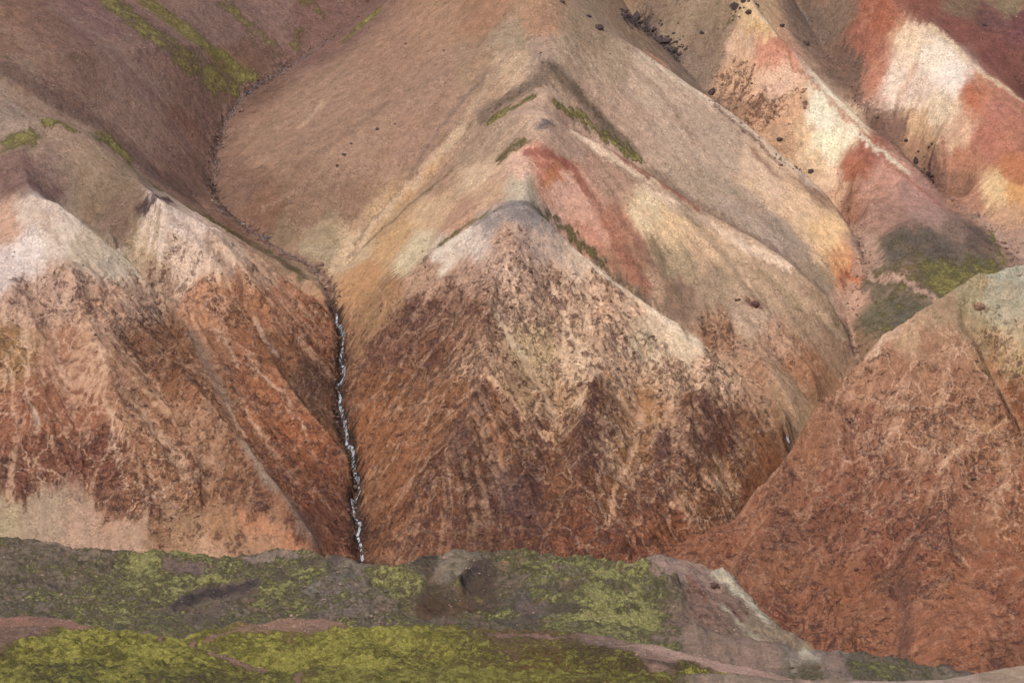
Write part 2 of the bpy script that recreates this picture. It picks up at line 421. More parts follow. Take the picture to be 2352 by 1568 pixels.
rib2L = [(1238, 240, 1081), (1150, 268, 1088), (1100, 305, 1090), (1050, 355, 1090), (930, 475, 1084), (850, 545, 1080), (785, 615, 1073)]
crest3 = [(1205, -60, 1175), (1262, 0, 1156), (1275, 90, 1130)]
rib3R = [(1262, 0, 1156), (1380, 60, 1165), (1470, 110, 1172), (1560, 170, 1170), (1650, 232, 1166), (1760, 320, 1156), (1830, 378, 1149), (1900, 440, 1141), (1948, 520, 1122), (1967, 585, 1108), (1940, 632, 1100)]
R2crest = [(1690, -60, 1255), (1745, 22, 1228), (1800, 85, 1220), (1900, 190, 1206), (2000, 300, 1187), (2090, 390, 1166), (2190, 478, 1147), (2280, 545, 1124)]
R3crest = [(1980, -60, 1268), (2040, 0, 1250), (2115, 42, 1236), (2180, 95, 1226), (2250, 155, 1216), (2352, 228, 1198), (2560, 380, 1165)]
L2rib = [(372, 466, 1015), (440, 500, 1020), (520, 548, 1026), (620, 610, 1031), (700, 668, 1033), (752, 722, 1031), (782, 790, 1016)]
L1rib = [(70, 448, 1004), (130, 462, 1004), (200, 520, 1003), (300, 600, 1000), (380, 680, 993), (430, 770, 978)]
L3rib = [(560, 700, 1003), (605, 790, 988), (640, 860, 972), (720, 950, 953), (800, 1042, 940)]
L4rib = [(410, 840, 952), (470, 910, 938), (560, 1020, 920), (640, 1120, 905), (720, 1230, 893)]
mossc = [(-200, 300, 1058), (0, 282, 1060), (60, 268, 1061), (130, 265, 1062), (220, 318, 1062), (300, 385, 1061), (380, 440, 1062), (450, 488, 1063), (600, 578, 1064), (720, 650, 1056), (755, 690, 1045)]
lines = [stream_L, gully_1, gully_2, valley_R, rib1R, rib1L, rib2R, rib2L, crest3, rib3R, R2crest, R3crest, L2rib, L1rib, L3rib, L4rib, mossc,
    hid(rib1R[1:-1], 14, 7.5), hid(rib1L[1:-2], 6, 2.4, -4), hid(rib2R[1:-1], 15, 8.0), hid(rib2L[1:-2], 7, 3, -4),
    hid(rib3R[2:-2], 22, 12.0, 12), hid(R2crest[1:-1], 18, 8, 14), hid(R3crest[5:], 20, 3, 10),
    hid(L2rib[1:-2], 16, 7), hid(L1rib[1:-1], 14, 8, 10), hid(L3rib[2:-1], 8, 4.0, 12), [(480, 520, 1016, -.8), (560, 610, 1008, -1.6), (640, 740, 998, -1.5), (700, 850, 984, -2)], hid(L4rib[1:-1], 6, 4.0, 14), hid(mossc[2:-2], 14, 3.5),
    # crests joining the tops back to the higher ground
    [(1200, 455, 1017), (1205, 448, 1026, -2), (1215, 380, 1046), (1240, 330, 1060), (1242, 240, 1081), (1250, 236, 1094, -2.5), (1262, 165, 1112), (1275, 90, 1130)],
    [(70, 448, 1004), (60, 400, 1022), (40, 350, 1038), (60, 268, 1061)], [(372, 466, 1015), (340, 440, 1030), (300, 385, 1061)],
    [(250, 520, 1018), (330, 640, 1003, -3), (420, 780, 980, -4)],
    [(235, 640, 984, -1.5), (330, 820, 958, -3.2), (430, 985, 930, -3.2), (520, 1130, 906, -2)], [(150, 600, 981), (230, 800, 950), (300, 1000, 921), (360, 1180, 898)], [(100, 640, 976, -.5), (150, 820, 950, -2.5), (180, 1000, 924, -2.5), (200, 1150, 904, -1)], [(20, 640, 972), (60, 850, 942), (80, 1050, 913)],
    # toe of the whole range and the face below the facets
    [(-400, 1330, 872), (0, 1300, 880), (300, 1330, 880), (560, 1330, 882), (720, 1330, 885), (832, 1330, 893)],
    [(832, 1330, 893), (900, 1335, 884), (1100, 1340, 878), (1300, 1340, 878), (1500, 1330, 885), (1700, 1300, 905)],
    [(-400, 1500, 845), (832, 1500, 845), (2000, 1400, 870), (2700, 1300, 885)],
    # spurs in the central facet
    [(1195, 500, 1009), (1180, 560, 998), (1130, 690, 974), (1115, 760, 958), (1115, 860, 940), (1060, 980, 920), (1000, 1120, 902)],
    [(1420, 690, 1000), (1370, 840, 960), (1360, 880, 948), (1330, 1000, 922), (1330, 1120, 905)],
    [(1640, 830, 990), (1600, 950, 955), (1570, 1060, 930), (1520, 1180, 908)],
    [(1620, 1080, 936), (1680, 1160, 930), (1700, 1200, 928)],
    # hollows between them
    [(1260, 620, 1000), (1270, 780, 972, -3), (1290, 960, 938, -3), (1240, 1120, 908, -2)], [(1480, 800, 988, -1), (1460, 960, 948, -4), (1430, 1120, 912, -3)],
    [(1010, 700, 992, -2), (960, 900, 955, -3), (920, 1080, 922, -2)],
    # right flank shoulders
    [(1640, 660, 1041), (1730, 690, 1039), (1800, 770, 1030), (1860, 850, 1018), (1880, 905, 1012)],
    [(1560, 640, 1038, -1), (1680, 740, 1024, -3), (1790, 860, 1004, -3), (1838, 960, 995, -1)],
    [(1700, 720, 1030), (1760, 800, 1018), (1815, 890, 1006)],
    # face of the second step
    [(1200, 350, 1053), (1150, 440, 1034), (1010, 540, 1031)], [(1300, 380, 1060), (1370, 480, 1047), (1470, 640, 1029)], [(1400, 430, 1063), (1500, 500, 1055), (1620, 620, 1045)],
    # left slopes and far ground
    [(-500, 60, 1118), (0, 0, 1148), (300, 0, 1205), (600, 0, 1250), (780, 0, 1272)], [(-300, 180, 1090), (0, 150, 1098), (150, 120, 1122), (300, 110, 1155), (480, 100, 1200)],
    [(0, 215, 1084, -1), (200, 290, 1090, -1), (350, 385, 1092, -1), (470, 480, 1098, -1)],
    [(900, 30, 1240), (1000, 60, 1190), (1100, 110, 1152)], [(620, 400, 1118), (820, 300, 1128), (1000, 180, 1140), (1150, 80, 1148)],
    [(-500, -420, 1400), (600, -420, 1420), (1300, -420, 1380), (2000, -420, 1430), (2900, -420, 1430)],
    [(1262, 0, 1156), (1200, -150, 1200), (1150, -420, 1390)], [(1560, 0, 1262), (1620, -60, 1290)], [(2040, 0, 1250), (1960, -200, 1320)],
    [(2352, 100, 1235), (2352, 0, 1266), (2352, -80, 1300)], [(2200, 0, 1262), (2500, 60, 1258), (2800, 100, 1240)],
    # R3's lower lobe, the mossy flat
    [(2225, 190, 1205), (2290, 280, 1180), (2350, 370, 1160), (2500, 480, 1130)], [(2130, 360, 1176), (2190, 260, 1190), (2190, 180, 1206)],
    [(2240, 420, 1160), (2300, 410, 1152)], [(2035, 560, 1108), (2100, 500, 1122), (2220, 520, 1122), (2290, 580, 1106), (2200, 640, 1088), (2100, 680, 1078), (2040, 640, 1092), (2035, 560, 1108)],
    [(2000, 640, 1096), (2100, 690, 1074), (2200, 760, 1055)], [(1990, 780, 1052), (2100, 860, 1030), (2300, 900, 1020)], [(2000, 450, 1140), (1990, 520, 1126), (1975, 600, 1104)],
    [(1960, 420, 1158), (2000, 345, 1176)], [(2352, 610, 1100), (2500, 700, 1080), (2800, 700, 1080)], [(1660, 200, 1222), (1700, 120, 1228), (1735, 40, 1230)],
]
rows = [(845, 880, 2.0), (880, 1100, 0.46), (1100, 1290, 0.6), (1290, 1440, 3.0)]
mt = Terrain(-330, 2680, rows, 1210, lines, 2, 2)
print('solved', time.time() - T0)

def soften(T, path, wid, n):
    """weathered, rounded crest: local smoothing along a line"""
    H = [pt(*p) for p in path]
    d = np.full(T.z.shape, 1e9, f32); Xg = T.s[None, :] * T.Y[:, None]; Yg = T.Y[:, None]
    for a, b in zip(H[:-1], H[1:]):
        ax, ay, bx, by = a[0], a[1], b[0] - a[0], b[1] - a[1]
        t = np.clip(((Xg - ax) * bx + (Yg - ay) * by) / (bx * bx + by * by), 0, 1)
        d = np.minimum(d, (Xg - ax - t * bx) ** 2 + (Yg - ay - t * by) ** 2)
    m = np.exp(-d / wid ** 2).astype(f32)
    jj, ii = np.nonzero(m > .01); a, b, c, e = max(jj.min() - 40, 0), jj.max() + 40, max(ii.min() - 40, 0), ii.max() + 40
    sub = T.z[a:b, c:e]
    T.z[a:b, c:e] = sub + (blur(sub, n) - sub) * m[a:b, c:e]
soften(mt, [(1235, -160, 1210), (1262, 0, 1156), (1275, 90, 1130), (1262, 165, 1112)], 20, 260)
soften(mt, [(1242, 225, 1085), (1240, 330, 1060), (1215, 380, 1046)], 9, 90)
soften(mt, [(1195, 500, 1009), (1180, 560, 998)], 9, 60)
soften(mt, R2crest, 7, 60); soften(mt, R3crest, 9, 70); soften(mt, mossc[:7], 6, 50); soften(mt, rib3R[:6], 7, 50)
mt.base = mt.z.copy()
W = (218, 202, 190)
seeds = [  # u, v, colour, crust, clot, moss
 (100,60,(122,92,78),0,.1,0),(20,60,(128,96,78),0,.05,0),(300,160,(128,100,88),0,.15,0),(450,260,(124,94,80),0,.15,.1),(150,180,(120,92,78),0,.1,.1),(400,330,(126,96,84),0,.1,.05),(330,290,(132,104,90),0,.1,.05),
 (500,60,(122,96,86),0,.1,.15),(620,40,(126,98,88),0,.1,.2),(720,60,(120,88,78),0,.1,.15),(200,30,(122,92,84),0,.1,0),(560,160,(110,82,68),0,.2,.2),(430,390,(120,90,76),0,.15,.1),(800,20,(118,88,78),0,.2,.1),
 (60,230,(146,120,100),0,.1,0),(20,250,(150,128,110),0,0,.1),(200,400,(144,120,96),0,.1,0),(240,450,(130,108,86),0,.1,0),(270,500,(126,102,84),0,.1,0),(130,340,(150,124,104),0,0,.1),(30,400,(124,94,84),0,.1,0),(130,420,(134,110,96),0,.05,0),
 (75,500,(206,184,166),0,.05,0),(150,545,(212,192,172),.1,.1,0),(60,580,W,.1,.15,0),(200,560,(198,176,150),.1,.2,0),(260,580,(190,172,150),.2,.3,0),(20,620,(206,186,176),.2,.25,0),(10,520,(190,150,125),.1,.1,0),
 (380,520,(222,198,180),0,.1,0),(340,570,(196,172,142),.1,.2,0),(450,520,(218,192,172),.1,.15,0),(420,590,(214,184,160),.4,.5,0),(520,560,(210,178,150),.3,.35,0),(600,620,(196,156,124),.5,.5,0),
 (150,660,(186,150,128),.6,.6,0),(60,700,(176,138,116),.8,.6,0),(30,790,(160,120,82),.8,.5,0),(230,720,(176,134,108),.8,.55,0),(330,680,(180,146,122),.5,.6,0),(150,820,(164,116,94),.6,.4,0),(260,860,(168,122,98),.6,.4,0),
 (60,960,(150,96,74),.6,.4,0),(180,950,(154,100,78),.5,.45,0),(320,930,(168,122,94),.6,.5,0),(100,1070,(136,86,70),.8,.6,0),(230,1060,(134,84,70),.8,.7,0),(370,1070,(164,116,88),.8,.6,0),(40,1120,(130,84,72),.8,.7,0),(330,1160,(150,104,80),.9,.7,0),
 (400,830,(134,90,64),.3,.6,0),(350,790,(128,88,68),.4,.6,0),(480,700,(178,124,88),.5,.5,0),(560,690,(170,116,82),.5,.6,0),(660,690,(176,120,86),.4,.5,0),(720,760,(150,94,66),.6,.6,0),(560,800,(160,104,74),.5,.5,0),(500,800,(150,104,80),.3,.5,0),
 (640,820,(138,92,64),.2,.5,0),(700,880,(112,80,64),.3,.6,0),(750,960,(122,84,64),.3,.6,0),(600,920,(162,102,70),.4,.5,0),(700,1000,(160,98,66),.3,.6,0),(500,940,(140,98,74),.3,.6,0),(450,960,(158,110,82),.4,.6,0),(640,1060,(142,88,62),.3,.7,0),  # dark samples right of the rib carry the shade of its right-facing flank
 (500,1060,(140,96,72),.4,.6,0),(420,1140,(158,112,84),.5,.6,0),(560,1160,(140,96,74),.3,.7,0),(700,1130,(146,88,60),.3,.7,0),(760,1080,(132,80,58),.3,.6,0),(760,1200,(122,76,60),.2,.6,0),(700,1220,(120,78,66),.1,.4,0),
 (100,1190,(170,144,118),.05,.1,0),(200,1200,(178,144,118),.05,.15,0),(300,1235,(174,140,114),.05,.15,0),(430,1230,(164,128,100),.05,.4,0),(520,1210,(166,124,94),.05,.4,0),(620,1245,(166,122,90),.05,.2,0),(380,1200,(150,112,88),.3,.6,0),(250,1160,(140,96,78),.5,.7,0),(20,1180,(166,146,112),.1,.1,0),(480,1262,(176,136,104),0,0,0),
 # central massif, upper scree
 (620,330,(148,116,94),0,.1,.05),(560,430,(132,100,82),0,.2,.1),(750,230,(150,118,96),0,.05,0),(900,130,(158,122,98),0,.05,0),(1000,60,(166,128,100),0,.05,0),(1120,20,(156,118,90),0,.05,0),(700,480,(140,110,88),0,.1,.05),
 (850,350,(150,118,96),0,.1,0),(820,470,(144,112,90),0,.1,0),(1000,200,(158,124,102),0,.05,0),(950,320,(156,122,100),0,.05,0),(660,540,(132,108,84),0,.15,.1),(740,560,(160,138,108),0,.05,0),(1100,150,(156,126,100),0,0,0),(600,490,(126,92,72),0,.2,.1),
 (1180,90,(150,128,104),0,0,0),(1240,50,(154,118,90),0,.05,0),(1300,120,(160,136,112),0,.05,0),(1240,120,(150,126,108),0,.1,0),(1180,140,(176,148,118),0,0,0),
 (1400,150,(172,146,118),0,.05,0),(1350,80,(150,126,100),0,.1,0),(1500,200,(190,162,136),0,0,0),(1380,230,(176,144,120),0,.05,0),(1450,290,(184,152,128),0,.05,0),(1550,300,(180,152,128),0,0,0),(1650,350,(178,152,128),0,0,0),
 (1750,400,(206,172,140),.1,.05,0),(1850,470,(216,178,138),.1,.1,0),(1900,540,(218,176,124),.1,.05,0),(1930,600,(200,142,92),.2,.05,0),(1945,625,(170,100,62),.1,.1,0),
 (1600,420,(166,142,118),0,0,0),(1700,500,(164,142,122),0,0,0),(1800,560,(162,140,122),0,0,0),(1870,620,(154,130,102),0,.05,0),(1925,740,(136,112,86),0,.1,0),(1580,470,(150,124,102),0,.1,0),
 # second step
 (1240,262,(176,146,122),0,0,0),(1180,300,(160,134,110),0,.1,.1),(1100,350,(164,136,110),0,.05,.05),(1290,330,(160,130,110),0,.1,.1),(1250,380,(196,130,104),0,.05,0),(1200,385,(206,164,138),0,0,0),(1290,440,(204,156,132),.1,.05,0),(1270,402,(186,118,76),0,0,0),
 (1200,425,(172,156,132),0,0,0),(1120,440,(196,158,124),0,.05,0),(1100,400,(204,172,138),0,0,0),(1000,480,(204,168,128),0,0,0),(900,560,(196,156,108),0,.05,0),(830,640,(186,140,94),0,.1,0),(950,580,(206,186,148),0,.05,0),(1010,410,(170,136,108),0,.05,.05),(880,500,(188,152,112),0,0,0),(820,580,(198,170,132),0,0,0),(1060,500,(186,144,114),.1,.1,0),
 (1340,480,(200,150,124),.1,.1,0),(1350,540,(188,132,106),.1,.1,0),(1420,520,(176,120,92),0,.1,0),(1430,430,(168,132,108),0,.05,0),(1480,480,(222,190,148),0,.05,0),(1550,520,(214,178,132),0,.05,0),(1440,600,(150,108,84),0,.15,0),(1540,600,(156,134,104),0,.05,0),(1500,650,(164,132,104),.1,.2,0),(1620,560,(196,160,124),0,.05,0),
 (1700,600,(186,154,122),0,.05,.05),(1640,660,(160,134,106),0,.1,0),(1560,690,(128,102,84),0,.15,0),(1780,660,(172,142,112),0,.05,.1),(1860,740,(168,136,106),0,.1,.15),(1920,810,(156,122,94),0,.15,.1),(1720,740,(184,154,126),.3,.3,0),
 (1660,770,(166,122,94),.5,.6,0),(1780,790,(182,140,108),.6,.4,0),(1850,840,(164,114,84),.5,.4,0),(1900,890,(154,112,84),.2,.3,0),(1740,870,(172,128,96),.6,.5,0),(1800,910,(172,138,106),.1,.1,0),(1830,970,(176,140,104),0,.05,0),(1690,810,(180,140,108),.4,.4,0),
 # the great facet
 (1200,478,(134,122,116),0,0.1,0.1),(1130,505,(150,136,128),0,0.1,0.05),(1260,510,(140,126,116),0,0.1,0.15),(1100,545,(198,178,162),0.1,0.1,0),(1040,575,(206,188,168),0.1,0.1,0),(1170,545,(176,140,118),0.4,0.5,0),(1250,555,(186,160,142),0.3,0.3,0),(1310,590,(196,172,152),0.4,0.4,0),
 (1180,610,(196,160,136),0.75,0.7,0),(1080,630,(172,136,114),0.4,0.5,0),(980,640,(170,134,108),0.3,0.5,0),(900,670,(166,126,94),0.3,0.4,0),(860,730,(166,128,96),0.2,0.4,0),(1280,650,(194,156,127),0.85,0.85,0),(1380,650,(203,158,125),1,0.7,0),(1450,710,(222,180,143),0.85,0.6,0),
 (1500,740,(220,190,156),0.2,0.2,0),(1570,780,(228,200,162),0.1,0.1,0),(1480,790,(206,180,146),0.2,0.3,0),(1640,850,(211,171,134),0.85,0.7,0),(1050,680,(142,104,90),0.4,0.6,0),(960,730,(130,92,80),0.4,0.75,0),(890,790,(132,90,74),0.3,0.7,0),(1100,720,(162,118,94),0.65,0.75,0),
 (1180,700,(200,162,132),0.75,0.8,0),(1300,740,(194,158,125),0.75,0.7,0),(1400,770,(200,160,127),0.95,0.65,0),(1000,830,(136,92,69),0.4,0.7,0),(1120,820,(190,147,112),0.65,0.7,0),(1230,810,(198,166,121),0.3,0.3,0),(1320,840,(218,182,145),0.65,0.4,0),(1440,850,(205,165,129),0.75,0.6,0),(1540,860,(207,167,129),0.85,0.7,0),
 (1200,900,(178,140,101),0.4,0.5,0),(1300,920,(176,138,99),0.4,0.5,0),(1100,920,(148,98,66),0.5,0.6,0),(1000,930,(144,96,66),0.5,0.6,0),(900,900,(146,96,64),0.4,0.6,0),(860,980,(150,96,62),0.3,0.5,0),(940,1020,(148,96,64),0.4,0.5,0),(1370,900,(148,106,77),0.6,0.6,0),(1480,950,(170,126,90),0.7,0.5,0),(1600,950,(138,94,71),0.6,0.7,0),
 (1060,1020,(130,86,64),0.4,0.7,0),(1180,1010,(140,96,69),0.5,0.7,0),(1290,1000,(134,92,69),0.6,0.75,0),(1360,1020,(126,88,76),0.5,0.8,0),(1440,1030,(158,116,82),0.9,0.6,0),(1540,1050,(136,92,71),0.6,0.7,0),(1660,1010,(126,82,64),0.4,0.7,0),(1740,1010,(148,100,69),0.4,0.6,0),(1780,1050,(140,88,57),0.2,0.5,0),
 (880,1110,(146,96,64),0.3,0.5,0),(1000,1120,(128,84,62),0.4,0.7,0),(1100,1120,(122,82,64),0.4,0.8,0),(1200,1130,(118,84,76),0.3,0.9,0),(1300,1130,(140,92,66),0.5,0.7,0),(1400,1130,(144,98,69),0.7,0.7,0),(1500,1130,(138,90,68),0.6,0.75,0),(1590,1120,(150,104,73),0.9,0.7,0),(1660,1110,(166,120,82),0.9,0.6,0),(1740,1130,(136,84,53),0.1,0.4,0),
 (880,1220,(138,90,62),0.2,0.6,0),(980,1220,(130,82,60),0.3,0.7,0),(1100,1230,(120,80,62),0.3,0.8,0),(1220,1230,(124,80,60),0.3,0.8,0),(1330,1240,(134,82,60),0.4,0.7,0),(1440,1240,(140,84,60),0.4,0.7,0),(1550,1230,(142,88,62),0.5,0.6,0),(1640,1180,(146,96,68),0.8,0.7,0),
 # right ridges
 (1750,55,(200,168,124),0,.05,0),(1700,110,(204,168,136),.1,.05,0),(1770,110,(190,128,102),.1,.1,0),(1700,180,(198,156,120),.2,.6,0),(1780,190,(206,168,140),.2,.4,0),(1740,250,(180,136,102),.2,.75,0),(1690,260,(150,116,92),.1,.6,0),(1820,250,(198,154,118),.2,.55,0),(1890,270,(226,208,180),.1,.05,0),
 (1850,300,(200,166,126),.1,.2,0),(1800,330,(176,138,104),.1,.2,0),(1900,340,(226,206,170),0,.05,0),(1870,390,(204,172,134),0,.05,0),(1910,410,(214,184,150),0,.05,0),(1950,290,(216,196,164),0,0,0),(1995,345,(158,94,74),.1,.1,0),(1960,380,(168,102,74),.1,.2,0),(2040,390,(188,136,116),.2,.1,0),(2000,440,(176,128,108),.2,.1,0),
 (2100,450,(170,128,114),.1,.05,0),(2150,500,(164,128,114),.1,.1,.05),(1960,450,(166,116,92),.1,.2,0),(2020,500,(160,120,102),0,.1,.15),(1930,430,(200,160,128),0,.1,0),
 (1600,150,(126,106,90),0,.1,.05),(1550,60,(138,116,94),0,.05,.05),(1650,50,(140,118,94),0,.05,.1),(1500,60,(120,100,84),0,.2,0),(1640,100,(128,106,88),0,.1,.2),(1870,440,(150,116,90),0,.1,0),(1450,40,(146,118,92),0,.1,0),
 (1880,60,(116,96,82),0,.15,.1),(1960,160,(116,92,78),0,.2,0),(2050,300,(128,96,82),0,.2,0),(2150,420,(134,98,84),0,.2,.1),(1920,20,(126,102,84),0,.1,0),(2200,440,(150,108,84),0,.2,.1),
 (2020,40,(158,92,66),.1,.1,0),(1990,110,(160,98,76),.1,.2,0),(2010,170,(178,118,92),.1,.05,0),(2090,100,(226,198,164),0,0,0),(2140,130,(230,210,188),.1,.05,0),(2060,190,(226,202,180),0,0,0),(2110,200,(220,192,170),0,.05,0),(2180,180,(234,216,198),0,0,0),(2160,250,(222,196,162),0,.05,0),(2110,290,(196,158,118),0,.1,0),(2100,330,(166,126,96),0,.2,0),(2200,300,(206,164,132),.1,.1,0),
 (2240,225,(182,112,80),.1,.1,0),(2290,250,(176,112,92),.1,.05,0),(2260,330,(176,112,90),.1,.1,0),(2210,370,(178,122,92),0,.1,0),(2330,320,(176,114,88),0,.1,0),(2330,390,(178,112,72),0,.1,0),(2280,440,(220,184,130),0,.05,0),(2340,450,(206,150,88),0,.05,0),(2320,490,(190,148,112),0,.1,0),(2230,450,(172,122,96),0,.1,0),
 (2200,60,(128,78,66),0,.1,0),(2280,110,(122,74,66),0,.1,0),(2345,60,(112,70,68),0,.1,0),(2345,160,(128,80,68),0,.1,0),(2120,10,(130,80,66),0,.1,0),(2200,12,(126,100,78),0,.1,.1),(2300,10,(136,116,88),0,.1,0),(2280,40,(110,74,70),0,.1,0),
 (1985,570,(172,138,116),0,.1,.05),(1950,680,(184,144,118),0,.1,0),(2060,560,(100,90,78),0,.3,.35),(2150,560,(98,88,78),0,.3,.2),(2250,560,(104,88,78),0,.3,.2),(2260,620,(104,98,70),0,.2,.7),(2150,630,(108,100,70),0,.2,.7),(2080,720,(104,96,78),0,.3,.5),(2020,640,(120,104,84),0,.2,.45),(2020,740,(112,102,78),0,.2,.5),(2100,660,(130,110,88),0,.2,.5),(1990,790,(150,118,96),0,.3,.2),(2340,560,(166,134,114),0,.2,.1),(2180,520,(128,104,90),0,.2,.15),(2330,610,(150,120,100),0,.2,.2),
]
